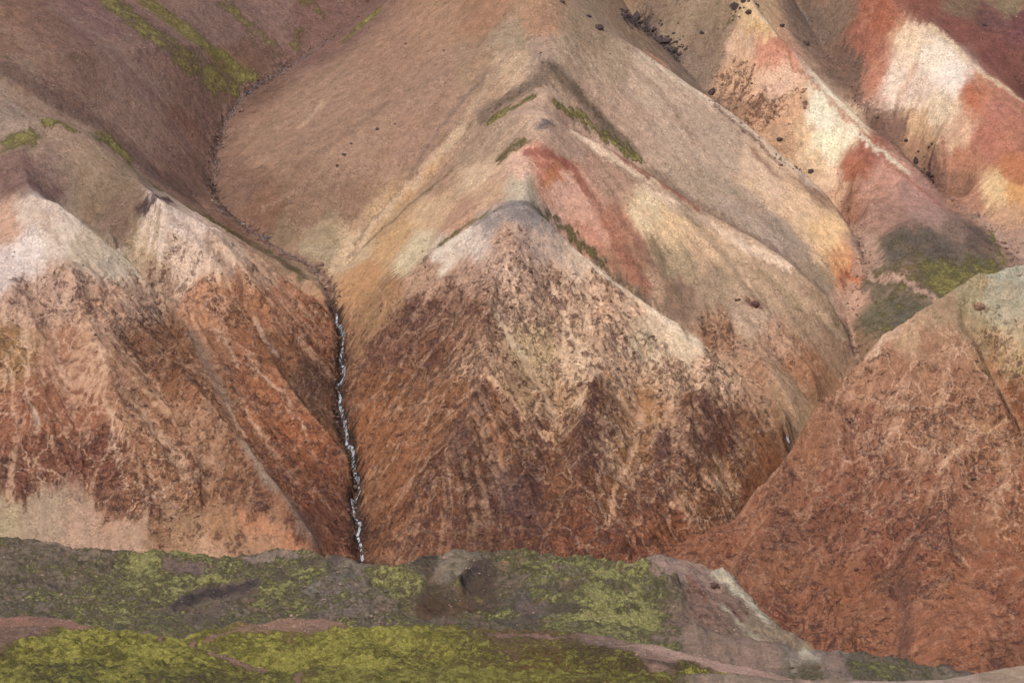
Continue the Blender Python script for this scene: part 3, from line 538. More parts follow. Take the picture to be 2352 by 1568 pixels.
strokes = [([(1440,45),(1480,60),(1530,100),(1560,125)],15,(84,72,70),0,.7,0,.8),([(0,60),(80,110),(160,180)],18,(136,108,90),0,.1,0,.5),([(120,20),(260,110),(380,220)],16,(138,112,98),0,.1,0,.5),([(240,180),(340,270),(420,350)],14,(142,112,94),0,.1,0,.45),([(330,200),(430,290)],10,(108,82,72),0,.15,0,.5),([(620,60),(700,120)],12,(138,106,94),0,.1,.1,.5),([(560,90),(640,150)],10,(104,80,68),0,.2,.35,.5),  # points, half width, colour (None = moss only), crust, clot, moss, strength
 ([(250,0),(330,60),(420,130),(500,180),(570,190)],36,(116,94,80),0,.1,.82,.9),([(330,0),(400,50),(460,95),(530,150),(580,180)],22,(132,118,66),0,0,.9,.85),([(510,0),(570,60),(640,130)],20,None,0,0,.62,1),([(690,0),(760,45)],14,None,0,0,.6,1),([(690,70),(680,110)],26,None,0,0,.62,1),([(590,180),(470,200)],14,None,0,0,.4,1),
 ([(0,130),(60,165)],14,None,0,0,.45,1),([(0,150),(150,235),(260,310),(360,400),(440,450)],24,(94,72,66),0,.1,.1,.75),([(400,260),(450,310)],26,(128,84,64),0,.1,0,.5),
 ([(660,155),(590,190),(540,240),(505,300),(490,380),(488,440),(520,490)],17,(140,108,94),0,.75,.05,.85),([(670,148),(600,193),(545,240),(512,300),(493,375),(488,440)],5,(72,60,58),0,.5,0,.8),([(760,85),(690,135)],14,(120,92,82),0,.4,.2,.7),
 ([(560,520),(620,565),(700,605),(740,640),(760,700)],18,(146,112,92),0,.6,.05,.85),([(560,520),(620,558),(700,603),(745,645),(765,695)],4,(74,62,58),0,.4,0,.8),
 ([(100,262),(170,280),(240,318),(290,360)],13,(90,84,50),0,.1,.95,.9),([(20,330),(70,320)],28,(120,112,80),0,0,.7,.8),([(0,390),(30,380)],18,None,0,0,.5,.8),([(295,372),(350,425),(440,478)],10,(96,84,60),0,.1,.75,.8),([(470,500),(580,568),(690,632)],15,(92,80,56),0,.1,.6,.8),([(120,345),(90,400),(60,440)],20,(132,104,94),0,.1,0,.6),
 ([(20,430),(80,425),(130,440)],15,(112,82,74),0,.1,0,.7),([(315,480),(355,462),(400,470)],17,(74,58,62),0,.1,0,.95),([(385,480),(430,530),(480,580)],7,(140,112,104),0,.1,0,.6),([(95,490),(140,560)],8,(170,140,122),0,.1,0,.5),
 ([(305,500),(300,560),(350,620),(400,690)],9,(140,116,88),.1,.2,0,.8),([(205,530),(290,600),(370,670)],8,(198,180,150),.1,.1,0,.8),
 ([(400,720),(470,820),(520,930),(560,1020),(620,1100),(680,1170),(720,1240)],14,(124,102,86),0,.1,0,.7),([(560,1020),(620,1100),(680,1160)],10,(140,120,102),0,.05,0,.7),([(470,540),(540,640),(600,740),(640,830)],10,(116,82,70),.1,.3,0,.6),
 ([(620,850),(700,930),(800,1030)],9,(184,126,86),.2,.2,0,.6),([(560,850),(600,900)],7,(176,110,66),0,.1,0,.6),([(610,720),(620,850),(640,880)],9,(160,98,62),0,.1,0,.6),
 ([(240,800),(250,930),(262,1010),(280,1060)],6,(206,168,136),.6,.2,0,.6),([(60,900),(80,950),(90,1010)],5,(212,186,158),.2,.2,0,.7),([(50,720),(65,800),(60,860)],5,(200,168,136),.4,.2,0,.6),
 ([(560,1190),(640,1230),(700,1262)],14,(184,124,84),0,.05,0,.7),
 # wet dark banks of the brook
 ([(768,700),(782,790),(785,860),(778,950),(793,1010),(815,1100),(815,1170),(832,1300)],19,(54,44,38),0,.5,.12,.95),([(785,840),(800,960)],8,None,0,0,.3,1),([(492,430),(515,480),(560,520)],9,(72,62,48),0,.4,.3,.7),
 # upper scree
 ([(745,235),(690,295)],9,(188,154,124),0,0,0,.7),([(880,15),(840,50),(795,90)],8,(120,112,60),0,0,.95,.9),([(1150,10),(1080,60)],40,(166,122,92),0,.05,0,.4),([(860,60),(760,160),(640,260),(560,340)],14,(140,112,88),0,.05,.1,.5),
 ([(1170,120),(1120,190),(1080,260),(1020,340)],10,(178,150,122),0,0,0,.6),([(1120,170),(1040,260),(960,370)],6,(112,96,88),0,0,0,.6),
 ([(1262,150),(1240,185),(1170,225),(1110,265)],20,(112,94,80),0,.4,.35,.85),([(1270,160),(1320,205),(1380,275),(1450,345)],21,(104,88,72),0,.4,.4,.85),([(1225,222),(1170,250),(1115,290)],9,(100,92,60),0,.1,.9,.9),([(1270,232),(1330,270),(1400,320),(1470,368)],10,(100,94,58),0,.1,.95,.95),([(1080,290),(1020,350)],8,(110,92,70),0,.2,.55,.7),
 ([(1060,300),(980,390),(890,480),(800,570),(775,620)],15,(196,166,132),0,0,0,.75),([(1020,360),(940,460),(860,540)],5,(206,160,100),0,0,0,.6),([(1040,300),(960,380),(840,520),(790,600)],4,(126,102,84),0,.1,.1,.7),([(1040,390),(940,470),(830,570)],5,(120,102,78),0,.1,.45,.7),
 ([(1480,115),(1600,200),(1740,310),(1880,430)],20,(226,200,170),.1,.05,0,.7),([(1500,130),(1530,150)],7,(196,142,104),0,0,0,.7),([(1730,345),(1790,410)],10,(168,124,98),.1,.1,0,.7),([(1790,330),(1870,420),(1915,475)],7,(168,134,100),0,.1,0,.6),([(1720,420),(1820,500),(1870,590)],14,(222,184,142),.2,.15,0,.7),([(1600,380),(1720,470),(1830,560),(1920,700)],20,(160,138,116),0,0,0,.5),([(1480,230),(1560,300),(1620,370)],8,(196,166,140),0,0,0,.5),
 ([(1240,283),(1270,285)],10,(104,96,94),0,.1,0,.9),([(1215,320),(1180,340),(1145,370)],13,(116,100,70),0,.1,.65,.9),([(1215,350),(1260,352),(1320,390),(1350,440)],13,(150,86,70),0,.05,0,.85),([(1350,440),(1400,520),(1440,600),(1480,660)],15,(156,98,76),0,.1,0,.75),([(1235,375),(1300,400)],9,(160,92,72),0,.05,0,.6),([(1300,420),(1370,500),(1400,560)],16,(206,156,132),.1,.1,0,.6),
 ([(1290,262),(1400,335),(1520,418),(1600,470)],5,(148,88,72),0,0,0,.85),([(1320,300),(1420,372),(1560,470),(1700,558),(1810,615)],15,(228,196,164),0,0,0,.9),([(1485,394),(1562,447),(1642,502),(1800,592),(1895,676)],13,(136,110,92),0,.1,.15,.8),([(1340,330),(1440,400),(1540,440),(1640,530)],8,(160,126,100),0,.05,0,.6),([(1440,450),(1490,500),(1530,560)],14,(222,186,142),0,.05,0,.6),([(1700,600),(1800,670),(1880,740)],8,(146,124,90),0,.05,.3,.5),([(1480,560),(1520,640),(1560,700)],9,(150,116,92),0,.1,0,.5),
 ([(1220,470),(1280,515),(1340,570),(1400,635),(1470,690)],10,(96,92,72),0,.1,.75,.85),([(1160,470),(1080,510),(1010,565)],5,(110,100,72),0,.1,.75,.8),([(1185,470),(1220,490)],18,(128,118,114),0,.1,.05,.8),([(1090,520),(1010,580)],11,(206,190,172),0,.05,0,.8),
 ([(1310,570),(1420,655),(1500,710),(1600,785)],10,(234,208,176),.2,.15,0,.9),
 ([(1120,690),(1175,770),(1200,820)],8,(206,182,148),.1,.1,0,.6),([(1200,820),(1250,920),(1290,990)],9,(202,166,130),.2,.2,0,.7),([(1185,520),(1210,610)],5,(200,170,148),.1,.1,0,.6),([(1290,600),(1300,700),(1290,800),(1310,880)],7,(206,172,136),.2,.1,0,.6),([(1350,660),(1340,740)],6,(204,172,140),.2,.1,0,.6),
 ([(1115,850),(1160,920),(1230,1000)],6,(206,160,116),.2,.2,0,.7),([(1110,860),(1060,940),(1000,990)],5,(184,128,84),.2,.2,0,.6),([(1370,830),(1340,900),(1330,940)],5,(216,182,148),.4,.1,0,.7),([(1450,870),(1470,960),(1440,1060),(1410,1130),(1400,1200)],8,(196,154,118),.5,.3,0,.7),([(1560,880),(1520,960),(1490,1030)],6,(200,160,126),.4,.2,0,.6),([(1630,1085),(1680,1150)],7,(206,170,136),.4,.2,0,.7),([(1620,1090),(1560,1170)],6,(196,146,112),.5,.2,0,.6),([(1130,980),(1160,1060)],7,(160,98,66),.1,.2,0,.6),([(900,800),(980,890),(1010,940)],4,(168,110,80),.1,.2,0,.5),
 ([(1430,640),(1500,700),(1580,765)],10,(122,98,80),0,.2,.2,.8),([(1560,470),(1640,560),(1700,640),(1760,700)],12,(146,124,96),0,.1,.1,.6),([(1500,560),(1530,640),(1570,700)],12,(122,100,76),0,.1,.05,.65),([(1620,540),(1740,610),(1860,700),(1930,770)],9,(200,166,130),0,.05,0,.6),([(1400,440),(1440,520),(1500,620)],8,(136,96,80),0,.1,0,.6),([(880,440),(800,540)],8,(186,152,118),0,.1,0,.5),([(700,560),(760,590)],14,(168,150,122),0,.1,0,.6),([(640,430),(760,330),(880,240)],9,(130,102,84),0,.1,.05,.5),([(600,480),(700,420),(820,330)],8,(160,126,104),0,.1,0,.5),([(1450,150),(1540,240),(1600,330)],9,(160,134,110),0,.05,0,.6),([(1340,130),(1420,250),(1520,370)],10,(190,160,132),0,.05,0,.5),
 # dark rocky heads of the small spurs
 ([(1116,850),(1100,900),(1110,950)],16,(128,86,70),.4,.8,0,.72),([(1150,900),(1200,970),(1250,1010)],14,(130,88,74),.3,.8,0,.72),([(1364,870),(1370,920),(1360,960)],16,(112,74,66),.3,.8,0,.85),([(1340,960),(1400,1000)],22,(118,78,68),.4,.8,0,.65),([(1626,930),(1640,980),(1620,1020)],22,(112,76,68),.2,.7,0,.8),([(1126,700),(1110,760),(1080,800)],14,(130,90,74),.4,.7,0,.72),([(1071,940),(1060,1000),(1040,1060)],16,(112,80,72),.2,.9,0,.72),([(1160,1100),(1210,1180)],28,(106,78,74),.2,1.0,0,.65),([(1520,1000),(1510,1060)],20,(114,78,70),.3,.8,0,.65),([(1640,1086),(1600,1130),(1560,1160)],5,(206,158,120),.4,.2,0,.8),([(1364,862),(1320,925)],5,(222,188,150),.2,.1,0,.8),([(1116,845),(1160,900),(1206,960),(1276,1000)],5,(216,172,128),.2,.1,0,.8),([(1626,925),(1575,985)],4,(200,156,116),.2,.1,0,.72),
 # ridge edges at the right
 ([(1748,32),(1830,125),(1885,200)],6,(186,178,156),0,0,0,.85),([(1775,80),(1850,170),(1950,268),(2020,330)],7,(172,108,82),0,0,0,.75),([(1905,255),(2000,325),(2080,395)],8,(220,208,180),0,0,0,.8),([(1760,60),(1720,80)],14,(214,170,108),0,0,0,.7),([(1995,335),(2080,410),(2180,480)],7,(156,98,78),0,.05,0,.7),([(1935,370),(1925,440)],6,(150,96,72),0,.1,0,.6),
 ([(2135,55),(2200,120),(2260,170),(2352,232)],8,(218,192,152),0,0,0,.8),([(2100,150),(2060,230)],8,(206,160,128),0,.05,0,.6),([(2080,40),(2050,80),(2040,130)],8,(184,120,80),0,.05,0,.6),([(2250,180),(2352,258)],5,(168,128,88),0,0,0,.6),([(2215,200),(2235,240)],12,(178,104,70),0,.05,0,.7),
 ([(1640,225),(1560,140)],12,(110,92,80),0,.3,.05,.6),([(1440,50),(1490,70),(1550,120)],13,(88,76,74),0,.4,0,.7),([(1690,35),(1670,60)],10,None,0,0,.6,1),([(1640,240),(1780,365),(1925,482),(1972,550),(1986,600)],7,(120,92,78),0,.5,.1,.7),([(1960,200),(2100,380),(2240,500)],9,(110,84,76),0,.6,.15,.75),([(2210,480),(2352,540)],12,(168,130,112),0,.3,.15,.6),
 ([(1960,620),(2080,640),(2150,690),(2170,705)],9,(184,146,124),0,.2,0,.85),([(1985,560),(2010,590),(1975,610)],16,(176,140,118),0,.2,.05,.8),([(1945,650),(1948,740),(1960,820)],11,(188,148,120),0,.2,0,.8),([(1932,640),(1938,720),(1940,790)],6,(136,92,74),0,.3,0,.7),([(2230,490),(2290,540),(2352,600)],13,(172,140,122),0,.2,.05,.7),([(2280,540),(2300,600)],8,(124,112,60),0,0,.8,.8),
 ([(2210,190),(2140,340)],5,(190,150,116),0,0,0,.4),([(1720,690),(1745,700)],12,(140,94,78),.2,.7,0,.8),([(1825,1000),(1810,1040)],12,(60,52,48),0,.3,.2,.8),
]
_r = random.Random(4)
for k in range(30):          # pale runnels fanning down from the crests of the facet
    t = _r.random(); x0 = 1290 + 400 * t; y0 = 560 + 275 * t; ln = _r.uniform(50, 150); sl = _r.uniform(-.45, .05)
    if k % 3 == 0: x0, y0, sl = 1120 + _r.uniform(0, 260), 560 + _r.uniform(0, 200), _r.uniform(.0, .5)
    strokes.append(([(x0, y0), (x0 + sl * ln * .5 + _r.uniform(-5, 5), y0 + ln * .5), (x0 + sl * ln, y0 + ln)], _r.uniform(2.5, 5), (222, 188, 154), .5, .1, 0, .75))
for k in range(16):          # and down the left spurs
    x0, y0 = _r.uniform(0, 620), _r.uniform(640, 1000); ln = _r.uniform(60, 160); sl = .1 + x0 / 900
    strokes.append(([(x0, y0), (x0 + sl * ln * .5, y0 + ln * .5 + _r.uniform(-4, 4)), (x0 + sl * ln, y0 + ln)], _r.uniform(2.5, 4), (214, 176, 144), .5, .1, 0, .6))
def tune(sd):
    a, b, c, cr, cl, mo_ = sd[:6]
    if 1150 <= a <= 1480 and 740 <= b <= 935: cr, cl = max(cr, .65), max(cl, .62)
    if cr < .3 and 1150 < a < 1960 and b < 700: c = tuple(min(x * 1.07, 232) for x in c)
    if b < 420 and a < 900: c = tuple(x * 1.04 for x in c)
    if c[0] - c[2] > 40 and c[0] < 172 and cl >= .3 and b > 640: c = (c[0] * .96, c[1] * .94, c[2] * .86)
    return (a, b, c, cr, cl, mo_)
seeds = [tune(sd) for sd in seeds]
UNIT = 1030 / F
rill1 = mt.lic(9.0, 60, 2.4, 31, 2); rill2 = mt.lic(3.2, 30, 1.0, 57, 2, 2); strk = mt.lic(1.1, 16, 0.8, 91, 1, 1)
print('lic', time.time() - T0)
mt.comb = strk; mt.paint(seeds, strokes, UNIT, (7, 3.2))
crust = mt.M[..., 6]; clot = mt.M[..., 7]; mossm = mt.M[..., 8]
rough = np.clip(0.15 + 0.7 * crust + 0.6 * clot, 0, 1.2)
fi, fj, slope = mt.flow()
keep = sstep(0.12, 0.35, slope)
mod = sstep(-.35, .45, fbm(mt.X, mt.YY, 22, 3, 88)); sharp = lambda q: (0.8 - np.abs(q)) * 1.2
big = np.clip(rough * 1.4 - .3, 0, 1)
disp = (rill1 * .22 * (1 - big) + sharp(rill1) * big * (.5 + mod) * 1.0) * keep + (rill2 * .06 * (1 - big) + sharp(rill2) * big * (.4 + mod) * .52) * keep
disp += fbm(mt.X, mt.YY, 16, 4, 3) * 2.6 * rough + fbm(mt.X, mt.YY + mt.z * .7, 4.5, 4, 41, ridged=True) * 1.3 * rough ** 2 + fbm(mt.X, mt.YY, 30, 3, 77) * 1.2
lumpw = np.full(mt.z.shape, 1e9, f32)
for a, b in zip(stream_L[:8], stream_L[1:9]):            # the brook has cut itself a slot
    a, b = pt(*a), pt(*b); bx, by = b[0] - a[0], b[1] - a[1]
    t = np.clip(((mt.X - a[0]) * bx + (mt.YY - a[1]) * by) / (bx * bx + by * by), 0, 1)
    lumpw = np.minimum(lumpw, (mt.X - a[0] - t * bx) ** 2 + (mt.YY - a[1] - t * by) ** 2)
disp -= 1.5 * np.exp(-lumpw / 2.4 ** 2)
lump = np.clip(fbm(mt.X, mt.YY + mt.z, 4.5, 3, 12) - 0.08, 0, 1) * clot * 3.2
disp += lump + strk * 0.03 + fbm(mt.X, mt.YY, 1.3, 2, 44) * 0.12
# let the lines that were surveyed keep their places, as far as the gullies go
mt.z = mt.z + disp
mt.paint(seeds, strokes, UNIT, (7, 3.2))
crust = mt.M[..., 6]; clot = mt.M[..., 7]; mossm = mt.M[..., 8]
st8 = np.clip(0.5 + strk * 0.2 + rill2 * 0.12 + rill1 * 0.05, 0, 1)
mt.build('mountain', MOUNT, st8, sand=sstep(.35, 1.3, -rill2 * .8 - strk * .35) * np.clip(crust * 1.2, 0, 1))
print('mountain', time.time() - T0)

# ================================================================== RED HILL (right)
sil = [(1440, 1330, 822), (1540, 1262, 830), (1640, 1212, 836), (1700, 1186, 840), (1770, 1100, 846), (1828, 1034, 850), (1860, 975, 854), (1945, 862, 860), (2060, 755, 866), (2160, 700, 870), (2250, 640, 872), (2352, 616, 874), (2600, 540, 876), (2800, 480, 880)]
rl = [sil, hid(sil, 25, 16, 0), [(1300, 1560, 930), (2800, 1300, 960)], [(1200, 1600, 735), (1500, 1640, 730), (1800, 1640, 728), (2060, 1640, 726), (2300, 1640, 726), (2800, 1640, 720)],
      [(1200, 1500, 790), (1400, 1380, 815), (1440, 1330, 822)],
      # gully in the middle and at the right
      [(1960, 980, 852, -2), (2000, 1150, 826, -3), (2040, 1300, 795, -3), (2078, 1400, 772, -6), (2072, 1568, 738, -8)],
      [(2175, 715, 869), (2235, 790, 858), (2285, 900, 846), (2330, 1010, 832), (2380, 1100, 822)], [(2210, 740, 868, -1.5), (2262, 800, 862, -4), (2310, 900, 850, -5), (2360, 1000, 838, -4)],
      [(1840, 1060, 846), (1880, 1200, 826), (1950, 1350, 795), (1990, 1500, 766)], [(2150, 1340, 782), (2170, 1450, 760), (2180, 1568, 738)],
      [(2060, 790, 862), (2120, 950, 844), (2200, 1040, 830), (2160, 1180, 812), (2200, 1300, 790)], [(2240, 1100, 824), (2300, 1190, 806), (2352, 1230, 800)], [(2150, 1210, 806, -2), (2260, 1250, 795, -4), (2352, 1240, 800, -3)],
      [(2330, 1300, 782, -4), (2352, 1450, 756, -4), (2400, 1600, 730, -3)], [(1780, 1250, 820, -2), (1840, 1400, 790, -3), (1860, 1560, 750, -3)]]
rh = Terrain(1350, 2680, [(726, 880, 0.42), (880, 960, 2.5)], 640, rl, 2, 3)
rs = [(2000,800,(196,156,126),.7,.4,0),(2080,760,(196,158,128),.5,.2,0),(2150,720,(176,146,120),.3,.1,0),(2230,690,(172,156,124),.3,.2,0),(2320,650,(160,158,136),.1,.2,0),(2300,700,(170,162,136),.3,.3,0),(2330,780,(196,166,126),.6,.5,0),(2290,820,(186,150,108),.5,.6,0),(2150,800,(178,132,106),.8,.4,0),(1960,880,(176,126,98),.5,.5,0),
 (1900,980,(162,112,86),.3,.4,0),(2050,880,(176,126,100),.9,.5,0),(2180,880,(174,124,96),.9,.5,0),(2260,920,(168,118,90),.7,.6,0),(2330,930,(150,96,66),.5,.5,0),(1850,1060,(160,108,80),.2,.3,0),(1960,1000,(164,110,88),.6,.5,0),(2080,1000,(166,116,90),.9,.5,0),(2180,1010,(172,120,92),.8,.6,0),(2300,1040,(170,116,82),.7,.5,0),
 (1800,1130,(150,98,74),.2,.5,0),(1900,1130,(150,94,72),.4,.5,0),(2020,1120,(150,94,72),.5,.5,0),(2130,1120,(158,102,76),.6,.5,0),(2240,1120,(162,106,80),.6,.5,0),(2340,1130,(164,106,76),.8,.5,0),(1720,1210,(160,102,74),.3,.4,0),(1800,1240,(140,92,74),.2,.6,0),(1900,1240,(146,92,70),.3,.6,0),(2020,1240,(146,90,70),.3,.6,0),(2130,1230,(150,94,76),.3,.7,0),(2230,1210,(150,98,72),.4,.4,0),(2310,1200,(160,104,72),.8,.4,0),
 (1640,1250,(156,96,68),.2,.5,0),(1700,1320,(146,94,70),.2,.5,0),(1820,1330,(152,98,70),.1,.5,0),(1950,1340,(154,96,68),.1,.5,0),(2060,1320,(138,88,68),.1,.6,0),(2180,1330,(160,100,70),.2,.6,0),(2300,1290,(156,96,68),.3,.4,0),(2230,1400,(162,102,74),.1,.3,0),(2330,1400,(150,90,66),.2,.5,0),
 (1780,1430,(140,84,62),.2,.6,0),(1880,1430,(154,98,72),.1,.6,0),(1980,1440,(152,98,72),.1,.5,0),(2140,1440,(160,102,76),.1,.3,0),(1950,1530,(150,92,64),.1,.6,0),(2200,1530,(158,98,68),.1,.5,0),(2320,1530,(136,88,66),.1,.6,0),(1850,1520,(150,94,68),.1,.5,0)]
rst = [([(2078,1350),(2078,1450),(2072,1568)],20,(106,72,58),0,.3,0,.75),([(2235,770),(2285,880),(2330,960),(2352,1000)],9,(150,126,96),.1,.2,0,.7),([(2200,700),(2250,720),(2352,760)],12,(184,174,142),.2,.2,0,.5),([(1700,1190),(1770,1104),(1828,1040),(1945,866),(2060,758)],4,(184,136,104),.2,.1,0,.5),([(2270,840),(2310,900),(2352,990)],10,(164,98,58),.1,.2,0,.6),  # first band: shade of the deep gully painted into the soil colour
  ([(1900,1000),(1890,1080)],6,(120,80,74),.1,.4,0,.5),([(2200,1040),(2150,1080)],8,(204,164,124),.7,.2,0,.6),([(2230,960),(2290,1000)],7,(196,152,110),.5,.3,0,.5),([(2150,1250),(2260,1268),(2352,1238)],6,(112,74,58),.1,.3,0,.6),([(1940,870),(2000,820),(2070,765)],8,(206,170,142),.5,.2,0,.6)]
rr1 = rh.lic(9, 50, 1.6, 131, 2); rr2 = rh.lic(2.6, 22, .8, 157, 2); rs3 = rh.lic(1.0, 12, .6, 191)
rs = [(a, b, (c[0] * .91, c[1] * .90, c[2] * .84) if c[0] - c[2] > 45 else c, min(1, d_ + .1), e_, q_) for a, b, c, d_, e_, q_ in rs]; rh.comb = rs3 * .5; rh.paint(rs, rst, 830 / F, (7, 3))
rh.z += (fbm(rh.X, rh.YY, 26, 3, 399, ridged=True) * 2.6 + (.8 - np.abs(rr1)) * .9).astype(f32) * sstep(730, 770, rh.YY)
rg = np.clip(0.3 + .5 * rh.M[..., 6] + .6 * rh.M[..., 7], 0, 1.2)
edge = sstep(0, 12, np.interp(rh.Y, [700, 960], [0, 260]))[:, None]
rh.z += rr1 * .35 * rg + rr2 * .2 * rg + fbm(rh.X, rh.YY, 10, 4, 303) * 1.6 * rg + fbm(rh.X, rh.YY, 2.6, 4, 341, ridged=True) * .6 * rg + np.clip(fbm(rh.X, rh.YY + rh.z, 3.5, 3, 312) - .1, 0, 1) * rh.M[..., 7] * 2.4 + fbm(rh.X, rh.YY, 1.0, 2, 344) * .12
rh.build('red_hill', REDM, np.clip(.5 + rs3 * .2 + rr2 * .12, 0, 1), sand=sstep(.4, 1.3, -rr2 * .8 - rs3 * .35) * np.clip(rh.M[..., 6] * .5, 0, 1))
print('red', time.time() - T0)

# ================================================================== MOSSY HILL (middle)
msil = [(-300, 1220, 566), (0, 1238, 566), (90, 1245, 566), (170, 1262, 560), (260, 1266, 556), (330, 1264, 556), (430, 1270, 556), (510, 1279, 554), (560, 1272, 556), (650, 1267, 560), (710, 1271, 560), (770, 1282, 556), (840, 1302, 550), (900, 1304, 546), (950, 1292, 550), (1010, 1274, 560), (1100, 1266, 566), (1230, 1266, 568), (1330, 1276, 566), (1400, 1290, 560), (1445, 1300, 556), (1500, 1277, 562), (1570, 1288, 562), (1640, 1312, 560), (1690, 1342, 556), (1735, 1392, 548), (1800, 1438, 540), (1860, 1486, 532), (1930, 1532, 524)]
m2 = [(1820, 1545, 514), (1850, 1524, 512), (1900, 1520, 512), (1960, 1524, 510), (2010, 1530, 508), (2060, 1556, 504), (2100, 1580, 500), (2300, 1640, 494), (2800, 1700, 490)]
ml = [msil, hid(msil[:-1], 20, 7, 0), m2, hid(m2[1:], 14, 10, 0), [(-300, 1600, 700), (2800, 1600, 700)], [(1930, 1532, 524), (1990, 1600, 520), (2300, 1700, 520), (2800, 1750, 520)],
      [(-300, 1430, 505), (0, 1425, 505), (400, 1460, 503), (900, 1455, 503), (1400, 1465, 503), (1700, 1520, 500), (1820, 1545, 498)],
      [(-300, 1600, 440), (0, 1600, 440), (800, 1620, 440), (1600, 1640, 440), (2800, 1760, 440)],
      # dips and rises
      [(200, 1290, 550), (500, 1310, 543), (800, 1340, 538), (880, 1400, 524)], [(0, 1330, 536), (250, 1350, 532), (420, 1395, 522, -1.8), (580, 1350, 530, -1.8), (640, 1340, 535)],
      [(400, 1420, 515), (600, 1370, 525), (700, 1380, 522)], [(880, 1310, 545, -1.8), (920, 1350, 535, -1.8), (980, 1390, 525, -2.7), (1060, 1400, 522, -2.7), (1100, 1350, 531, -3.6), (1080, 1330, 537, -2.7), (1040, 1310, 545, -1.8)],
      [(960, 1300, 552), (1040, 1290, 558), (1090, 1300, 556)], [(1050, 1345, 538, 1.8), (1110, 1300, 551, 1.8), (1220, 1310, 549, 1.8), (1330, 1300, 555, 1.8), (1420, 1330, 546, 1.8)], [(1150, 1290, 562, -3.6), (1300, 1290, 562, -3.6), (1400, 1305, 556, -3.6), (1480, 1320, 550, -2.7)],
      [(1100, 1400, 525, 0), (1250, 1360, 534, 2.7), (1400, 1370, 532, 2.7), (1520, 1350, 538, 2.7), (1560, 1330, 545, 1.8)], [(1150, 1410, 518, -2.7), (1300, 1410, 518, -0.9)], [(1560, 1340, 545), (1600, 1400, 530), (1640, 1450, 520), (1700, 1500, 512)],
      [(1640, 1330, 556), (1720, 1420, 540), (1800, 1480, 528), (1900, 1535, 516)], [(730, 1390, 520), (800, 1350, 532), (870, 1370, 527), (820, 1420, 514)]]
mh = Terrain(-330, 2680, [(440, 490, 2), (490, 572, 0.26), (572, 700, 4)], 1210, ml, 2, 2)
G0 = (98, 84, 70)
ms = [(60,1290,(92,84,68),0,.2,.5),(200,1310,(96,88,68),0,.1,.6),(350,1290,(110,104,66),0,0,.75),(520,1300,(100,88,74),0,0,.6),(100,1390,(84,80,66),0,.2,.5),(250,1360,(98,94,64),0,.1,.65),(350,1400,(92,88,64),0,.1,.62),(480,1420,(84,80,64),0,.1,.58),(620,1400,(84,80,64),0,.1,.6),(700,1310,(106,102,66),0,.1,.65),(650,1350,(98,92,66),0,.1,.65),
 (800,1330,(104,98,88),0,.3,.5),(760,1390,(100,94,86),0,.3,.5),(870,1370,(104,96,82),0,.2,.5),(900,1320,(104,100,60),0,.1,.75),(930,1360,(96,88,58),0,.1,.7),(1000,1400,(86,70,54),0,.1,.35),(900,1430,(84,74,60),0,.1,.55),(1040,1430,(98,92,64),0,.1,.6),(980,1290,(84,76,64),0,.2,.4),(1030,1300,(128,114,96),0,0,.3),(1100,1350,(80,68,58),0,.1,.35),(1180,1330,(88,78,60),0,.1,.5),
 (1200,1290,(92,92,56),0,.1,.75),(1330,1290,(92,92,56),0,.1,.75),(1300,1320,(104,102,70),0,.1,.7),(1250,1370,(106,108,70),0,.1,.75),(1400,1370,(116,118,74),0,0,.88),(1500,1340,(110,108,68),0,0,.7),(1350,1420,(106,106,72),0,.1,.75),(1200,1400,(88,80,72),0,.1,.4),(1470,1410,(120,122,74),0,0,.9),(1450,1310,(116,106,66),0,0,.75),
 (1540,1300,(152,126,112),0,.1,.05),(1620,1320,(146,118,104),0,.2,0),(1560,1360,(106,92,66),0,.1,.5),(1600,1390,(128,100,86),0,.3,.1),(1500,1450,(108,98,78),0,.1,.7),(1580,1450,(124,102,88),0,.2,.35),(1680,1400,(134,108,92),0,.3,.05),(1640,1480,(140,116,98),0,.1,.05),(1740,1450,(146,126,102),0,.1,0),(1740,1500,(146,120,104),0,.1,0),(1850,1500,(150,134,118),0,.1,0),
 (1860,1540,(100,92,64),0,.2,.6),(1980,1545,(88,86,64),0,.2,.6),(1920,1530,(140,118,104),0,.3,.2)]
